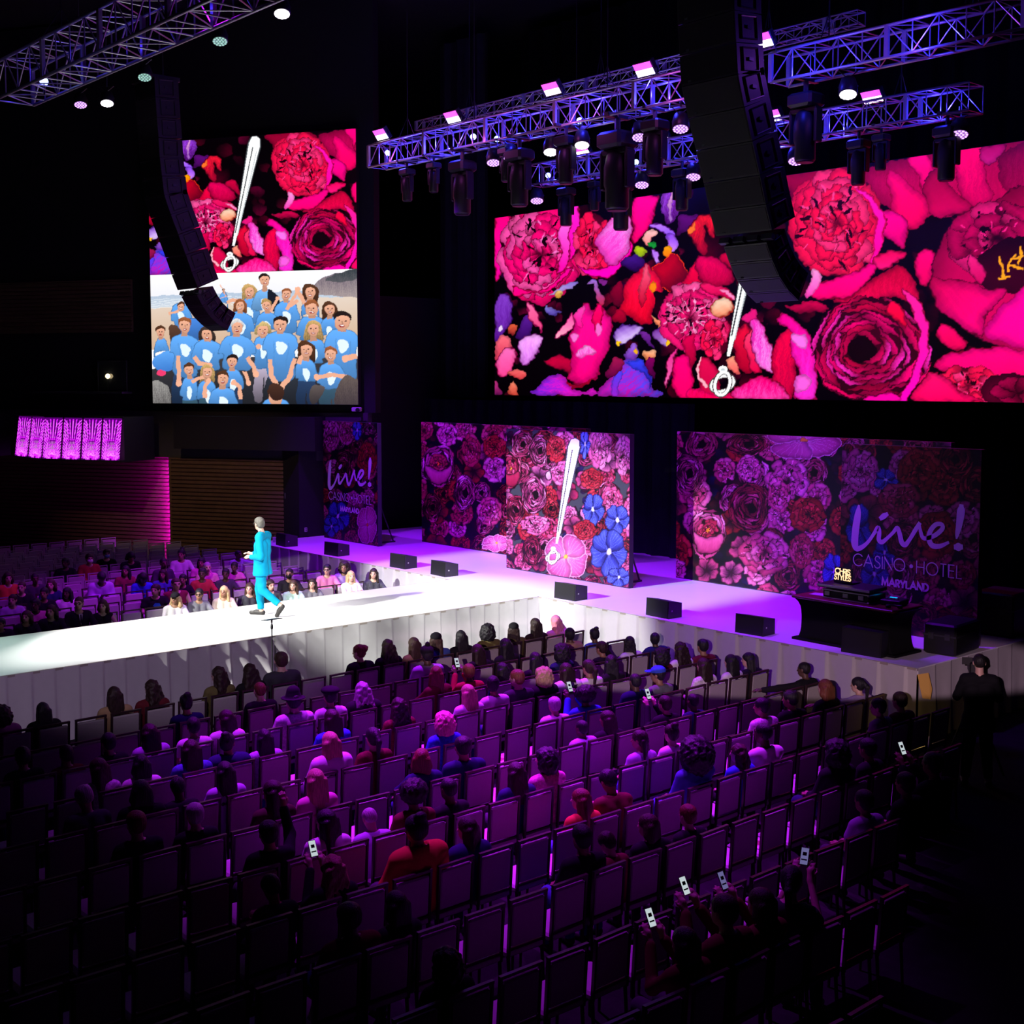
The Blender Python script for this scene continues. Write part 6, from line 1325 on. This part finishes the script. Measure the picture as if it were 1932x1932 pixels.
    if glasses:
        g = MB()
        for s in (-1, 1):
            g.tube([(.098, s * .033 + .025 * math.cos(t), .0 + .018 * math.sin(t)) for t in np.linspace(0, 6.28, 15)], .0042, 5); g.tube([(.095, s * .058, .005), (.05, s * .080, .005), (-.02, s * .084, .0)], .004, 5)
        g.tube([(.1, -.01, .004), (.1, .01, .004)], .004, 5); gg = g.build('glasses', M_PLASTIC, o); gg.matrix_local = HM
    if shirtc:
        c = MB()
        for s in (-1, 1): c.add([(nb[0] + .11, s * .012, nb[2] - .16), (nb[0] + .085, s * .07, nb[2] - .02), (nb[0] + .0, s * .085, nb[2] + .055), (nb[0] + .0, s * .066, nb[2] + .068), (nb[0] + .08, s * .05, nb[2] + .0), (nb[0] + .115, s * .004, nb[2] - .13)], [(0, 1, 4, 5), (1, 2, 3, 4)])
        link('lapels', c.mesh('lapels'), M_OBJ, o).color = (*shirtc, 1)
    return o
WALK = dict(pelvis=(-.06, 0, .94), chest=(-.075, 0, 1.33), neck=(-.065, 0, 1.545), head=(-.015, 0, 1.725), yaw=-30, pitch=2, hip=[(-.05, .09, .90), (-.05, -.09, .90)], knee=[(-.10, .10, .495), (.035, -.085, .485)], ankle=[(-.435, .10, .235), (.0, -.08, .09)],
            heel=[(-.485, .10, .205), (-.035, -.08, .045)], toe=[(-.375, .105, .03), (.20, -.085, .038)], sho=[(-.09, .215, 1.475), (-.09, -.215, 1.475)], elb=[(-.155, .30, 1.135), (-.06, -.28, 1.14)], wri=[(.115, .115, 1.115), (.15, -.06, 1.15)],
            hdir=[(1, -.35, .05), (.9, .5, .25)], hup=[(0, .6, 1), (-.2, -.3, 1)])
pf = on_z(478, 1163, S)
figure('person in a bright turquoise suit walking along the white runway, hands together', (-21.05, 11.98, S), R(219), WALK, (.0, .24, .42), (.0, .20, .36), 'short', (.12, .112, .10), (.58, .36, .28))
STAND = dict(pelvis=(0, 0, .94), chest=(.0, 0, 1.33), neck=(.0, 0, 1.53), head=(.05, 0, 1.70), yaw=0, pitch=6, hip=[(0, .09, .90), (0, -.09, .90)], knee=[(.03, .12, .48), (.03, -.12, .48)], ankle=[(0, .15, .09), (0, -.15, .09)], heel=[(-.035, .15, .045), (-.035, -.15, .045)], toe=[(.19, .17, .038), (.19, -.17, .038)],
             sho=[(0, .19, 1.46), (0, -.19, 1.46)], elb=[(.12, .27, 1.2), (.12, -.27, 1.2)], wri=[(.33, .10, 1.38), (.33, -.12, 1.30)], hdir=[(.7, -.3, .6), (1, .2, .1)], hup=[(-.5, .6, 1), (0, -.3, 1)])
M_CASE = mat('case_black', (.007, .007, .008), .5)
# camera operator and tripod at the right end of the stage
figure('person in black clothes standing behind a tripod camera at the stage right end', (-8.9, 16.1, 0), R(125), STAND, (.008, .008, .010), None, 'crop', (.012, .01, .01), SKN['l'], False, .011)
o = empty('tripod_camera', (-9.35, 16.75, 0), R(125), 'dark video camera on a tripod beside the stage right end', 'camera'); MB().box((0, 0, 1.48), (.34, .14, .18), None, .02).build('camera_body', M_CASE, o); MB().tube([(.17, 0, 1.48), (.34, 0, 1.48)], [.05, .06], 10).build('lens', M_CASE, o); MB().box((-.12, .1, 1.58), (.02, .14, .1)).build('viewfinder', M_CASE, o); MB().tube([(0, 0, 1.1), (0, 0, 1.4)], .03, 8).build('head_post', M_CASE, o)
for k in range(3): MB().tube([(0, 0, 1.12), (.48 * math.cos(2.09 * k), .48 * math.sin(2.09 * k), 0)], .018, 6).build('leg', M_CASE, o)
# ------------------------------------------------------------------ small speakers on the stage edge
M_SPK = mat('speaker_side', (.022, .02, .026), .5)
for i, x in enumerate((-29.55, -27.12, -24.3, -22.75, -18.6, -16.1, -13.95)):
    o = empty('stage_speaker', (x, 17.47, S), R((-6, 4, 2, -3, 3, -2, 4)[i]), 'small black speaker on the stage edge, %s from the left' % ORD[i + 1], 'speaker', 'small speakers along the stage edge')
    M = Matrix.Rotation(R(90), 4, 'Z') @ Matrix.Rotation(R(90), 4, 'X')
    mb = MB(); V = [(-.29, 0, 0), (-.29, .02, .33), (-.29, .36, .27), (-.29, .36, 0)]; mb.add(V + [(-a, b, c) for a, b, c in V], [(0, 3, 2, 1), (4, 5, 6, 7), (0, 1, 5, 4), (1, 2, 6, 5), (2, 3, 7, 6), (3, 0, 4, 7)]); mb.build('cabinet', M_SPK, o)
    MB().add([(-.275, -.008, .015), (.275, -.008, .015), (.275, .012, .318), (-.275, .012, .318), (-.275, .0, .015), (.275, .0, .015), (.275, .018, .318), (-.275, .018, .318)], [(0, 1, 2, 3), (0, 4, 5, 1), (1, 5, 6, 2), (2, 6, 7, 3), (3, 7, 4, 0)]).build('grille', M_GRILLE, o)
    MB().box((.292, .1, .14), (.006, .025, .025)).build('connector', M_WH, o)
o = empty('stage_speaker', (-11.72, 17.5, S), R(3), 'flat dark monitor speaker on the stage edge below the DJ desk', 'speaker'); mb = MB(); V = [(-.36, 0, 0), (-.36, .03, .40), (-.36, .30, .42), (-.36, .42, 0)]; mb.add(V + [(-a, b, c) for a, b, c in V], [(0, 3, 2, 1), (4, 5, 6, 7), (0, 1, 5, 4), (1, 2, 6, 5), (2, 3, 7, 6), (3, 0, 4, 7)]); mb.build('cabinet', M_CASE, o); MB().add([(-.33, -.004, .03), (.33, -.004, .03), (.33, .024, .37), (-.33, .024, .37)], [(0, 1, 2, 3)]).build('grille', M_GRILLE, o)
MB()
# ------------------------------------------------------------------ DJ desk and what stands on it
DZ = .74; M_MAH = mat('mahogany', (.15, .03, .022), .3, noise=.35, scale=7, spec=.6); M_BCLOTH = mat('black_cloth', (.008, .008, .009), .9, spec=.05)
dk = empty('dj_desk', (-12.22, 18.1, S), R(-1), 'mahogany topped DJ desk with a curved black front on the stage', 'desk')
MB().box((0, -.02, DZ), (1.98, .86, .045), None, .012).build('desk_top', M_MAH, dk)
pr = []; n = 10
for k in range(n + 1):
    t = k / n; w = .86 + .10 * (2 * abs(t - .48)) ** 3 + (.08 * max(0, (t - .8) / .2) ** 2); pr.append((w, t * (DZ - .03) + .012))
MB().prism([(a, b) for a, b in pr] + [(-a, b) for a, b in pr[::-1]], .28, -.33, Matrix(((1, 0, 0), (0, 0, 1), (0, 1, 0))).to_4x4()).build('curved_front', M_BCLOTH, dk)
MB().box((0, -.02, .02), (2.02, .74, .04)).build('foot_plate', M_BCLOTH, dk)
TZ = S + DZ + .0235; DO = Vector((-12.22, 18.1, TZ)); DR = Matrix.Rotation(R(-1), 3, 'Z')
def on_desk(x, y, z=0): return DO + DR @ Vector((x, y, z))
M_CHR = mat('case_edge', (.42, .40, .45), .3, .7)
cs = empty('flight_case', on_desk(-.02, -.05), R(-1), 'black and silver flight case with DJ decks on the desk', 'case')
MB().box((0, 0, .08), (.90, .46, .15), None, .012).build('lower_case', M_CASE, cs); MB().box((-.04, .0, .215), (1.02, .5, .06), Matrix.Rotation(R(2), 3, 'X'), .012).build('deck_tray', M_CASE, cs)
e = MB()
for z in (.016, .148): e.box((0, -.232, z), (.91, .012, .02)).box((.453, 0, z), (.012, .47, .02))
e.box((-.04, -.256, .215), (1.03, .012, .035)); e.build('metal_edging', M_CHR, cs)
for x in (-.36, .0, .3): MB().box((x, -.236, .09), (.1, .012, .07), None, .004).box((x, -.243, .09), (.05, .008, .03)).build('latch', M_CHR, cs)
for x in (-.44, .44):
    for z in (.02, .14): MB().box((x, -.222, z), (.045, .04, .04), None, .01).build('corner_cap', M_CHR, cs)
lp = empty('laptop', on_desk(-.22, .02, .25), R(-4), 'open laptop on the flight case showing glowing gold letters', 'laptop')
MB().box((0, .02, .01), (.36, .25, .018), None, .005).build('keyboard_base', M_CASE, lp)
LT = Matrix.Rotation(R(-6), 4, 'X'); MB().prism([(-.185, 0), (.185, 0), (.185, .245), (-.185, .245)], -.006, .006, Matrix.Translation((0, -.10, .02)) @ LT @ Matrix(((1, 0, 0, 0), (0, 0, -1, 0), (0, 1, 0, 0), (0, 0, 0, 1)))).build('lid', M_CASE, lp)
M_GOLD = mat('gold_letters', (1, .7, .3), emit=1.6, ecol=(1, .66, .26)); tx = MB()
ribbons(tx, strokes('CHRIS', -.165, .135, .085, .12, .31), .017, lambda u, v: (u, v)); ribbons(tx, strokes('STYLES', -.17, .035, .085, .12, .34), .017, lambda u, v: (u, v), -.0065)
t_ = tx.build('screen_letters', M_GOLD, lp); t_.location = (0, -.104, .02); t_.rotation_euler = (R(-6), 0, 0); t_['label'] = 'glowing gold letters'
pp = MB().box((0, 0, .002), (.34, .22, .004)).build('paper_sheets', mat('paper', (.7, .68, .7), .7), None, on_desk(-.68, -.05)); pp.rotation_euler = (0, 0, .15); tag(pp, 'loose white papers on the left of the DJ desk', 'papers')
mx = empty('mixer', on_desk(.68, .06), R(8), 'black mixer with a cyan light at the right of the DJ desk', 'mixer'); MB().box((0, 0, .05), (.34, .34, .09), None, .012).build('body', M_CASE, mx); MB().box((-.06, .1, .098), (.12, .03, .006)).build('cyan_display', mat('cyan_glow', (0, .5, 1), emit=2, ecol=(.0, .45, 1)), mx)
for k in range(4): MB().lathe([(.016, .096), (.014, .12)], 8, (-.1 + .06 * k, -.06, 0)).build('knob', M_CHR, mx)
hp = empty('headphones', on_desk(.86, -.22), R(30), 'black headphones lying near the right end of the DJ desk', 'headphones'); MB().tube([(.09 * math.cos(t), .10 * math.sin(t), .03) for t in np.linspace(0, 3.14, 12)], .012, 6).build('headband', M_CASE, hp)
for s in (-1, 1): MB().lathe([(.03, 0), (.042, .012), (.042, .045), (.03, .055)], 12, (s * .09, 0, .0)).build('ear_cup', M_CASE, hp)
# dark cases and steps at the right end of the stage
for x, y, sx, sy, sz, l in ((-10.95 + .0, 18.9, .55, .9, .5, 'low black road case beside the DJ desk on stage'), (-11.15, 20.9, .7, .8, .75, 'black road case behind the letter banner, on the right stage end')):
    o = empty('road_case', (x, y, S), .1, l, 'case'); MB().box((0, 0, sz / 2), (sx, sy, sz), None, .03).build('case_body', M_CASE, o); MB().box((0, 0, sz * .62), (sx + .006, sy + .006, .025)).build('metal_band', M_STEEL, o)
    for s in (-1, 1): MB().box((s * sx * .25, -sy / 2 - .006, sz * .6), (.09, .014, .1)).build('latch', M_STEEL, o)
yl = empty('cloth_flap', (-10.42, 17.22, .76), R(35), 'small amber-lit cloth flap at the right stage corner', 'cloth flap'); MB().add([(-.09, 0, .34), (.07, .02, .37), (.13, .05, .12), (.11, .04, -.04), (-.01, 0, -.02), (-.05, .01, .14)], [(0, 5, 4, 3, 2, 1)]).build('cloth', mat('amber_cloth', (.55, .33, .08), .8), yl); point('amber_work_light', (-10.0, 16.6, .9), 2.2, (1, .62, .2), .03)
# ------------------------------------------------------------------ stand beside the runway, cup on the stage corner
st = empty('pole_stand', (-18.72, 10.88, 0), 0, 'slim black pole stand with a flat plate beside the runway skirting', 'stand')
MB().lathe([(.15, 0), (.15, .012), (.02, .03)], 16).build('base', M_PLASTIC, st, smooth=False); MB().tube([(0, 0, .02), (0, 0, 1.5)], .011, 8).build('pole', M_PLASTIC, st); MB().lathe([(.018, 1.38), (.024, 1.40), (.024, 1.44), (.018, 1.46)], 10).build('collar', M_PLASTIC, st)
MB().box((0, -.0, 1.545), (.20, .30, .012), Matrix.Rotation(R(-8), 3, 'Y'), .004).tube([(0, 0, 1.49), (0, 0, 1.54)], .016, 8).build('top_plate', M_PLASTIC, st)
cp = empty('water_cup', tuple(float(v) for v in (-30.35, 17.75, S)), 0, 'clear plastic cup on the left corner of the stage', 'cup'); M_CUP = mat('clear_plastic', (.7, .6, .75), .15, spec=.8); MB().lathe([(.036, 0), (.05, .13), (.053, .14), (.046, .13), (.034, .01)], 16).build('cup_body', M_CUP, cp, smooth=True); MB().tube([(.01, 0, .02), (.03, .01, .2)], .004, 6).build('straw', M_WH, cp)
# ------------------------------------------------------------------ lit telephones, booklets on seats
M_PHS = mat('phone_screen', (.02, .02, .02), .3, emit=.62, ecol=(.82, .95, 1)); M_PHB = mat('phone_screen_blue', (.02, .02, .02), .3, emit=.28, ecol=(.45, .42, 1))
def phone(who, label, m=M_PHS, sc=1., h=1.245):
    """held in the raised hands of the seated person whose clothes are described by who"""
    P = [q for q in PPL if who in q[3]][0][2]; r = P.rotation_euler.z; k = P.scale.x
    q = P.location + Vector((math.cos(r) * .365 * k, math.sin(r) * .365 * k, h * k))
    o = empty('phone', q, 0, label, 'phone'); o.scale = (sc,) * 3
    d = Vector((-math.cos(r), -math.sin(r), .55)).normalized(); up = Vector((0, 0, 1)); up = (up - d * up.dot(d)).normalized(); rt = up.cross(d)
    o.rotation_euler = Matrix((rt, up, d)).transposed().to_euler()
    MB().box((0, 0, 0), (.075, .155, .009), None, .0035).build('phone_body', M_CASE, o); MB().box((0, 0, .0052), (.066, .142, .001)).build('screen', m, o); MB().box((0, -.03, .0062), (.05, .012, .0008)).box((.0, .02, .0062), (.036, .03, .0008)).build('screen_text', M_CASE, o)
for a in (('red and white jacket, raising', 'raised phone with a bright screen in the third row'), ('varsity jacket', 'raised phone beside a big afro in the fifth row'), ('both hands raising', 'phone held up in both hands in the sixth row'), ('holding a lit phone', 'brightest lit phone near the bottom of the picture'), ('wavy fair hair', 'lit phone left of the wavy fair hair in the eighth row'),
          ('bluish phone', 'bluish lit phone above the brightest one', M_PHB), ('a lone lit phone', 'lone lit phone at the dark right side'), ('phone low', 'small lit phone beside a dark red top near the lower right'), ('a dim phone', 'dim phone with a small picture at the lower right', M_PHB)): phone(*a)
M_BOOK = mat('booklet_paper', (.66, .64, .66), .6); M_COVER = mat('booklet_cover', (.30, .05, .10), .5)
for r_, y, l in ((4, 10.86, 'open white booklet on an empty seat in the fifth row'), (8, 10.98, 'white booklet with a red picture on a seat in the ninth row'), (6, 7.93, 'white sheets on an empty seat in the seventh row')):
    o = empty('booklet', (XB0 + RP * r_ - .24, y, .4935), .4, l, 'booklet'); MB().box((0, 0, .004), (.21, .30, .007)).build('pages', M_BOOK, o); MB().box((.0, .02, .0085), (.12, .14, .001)).build('cover_picture', M_COVER, o)
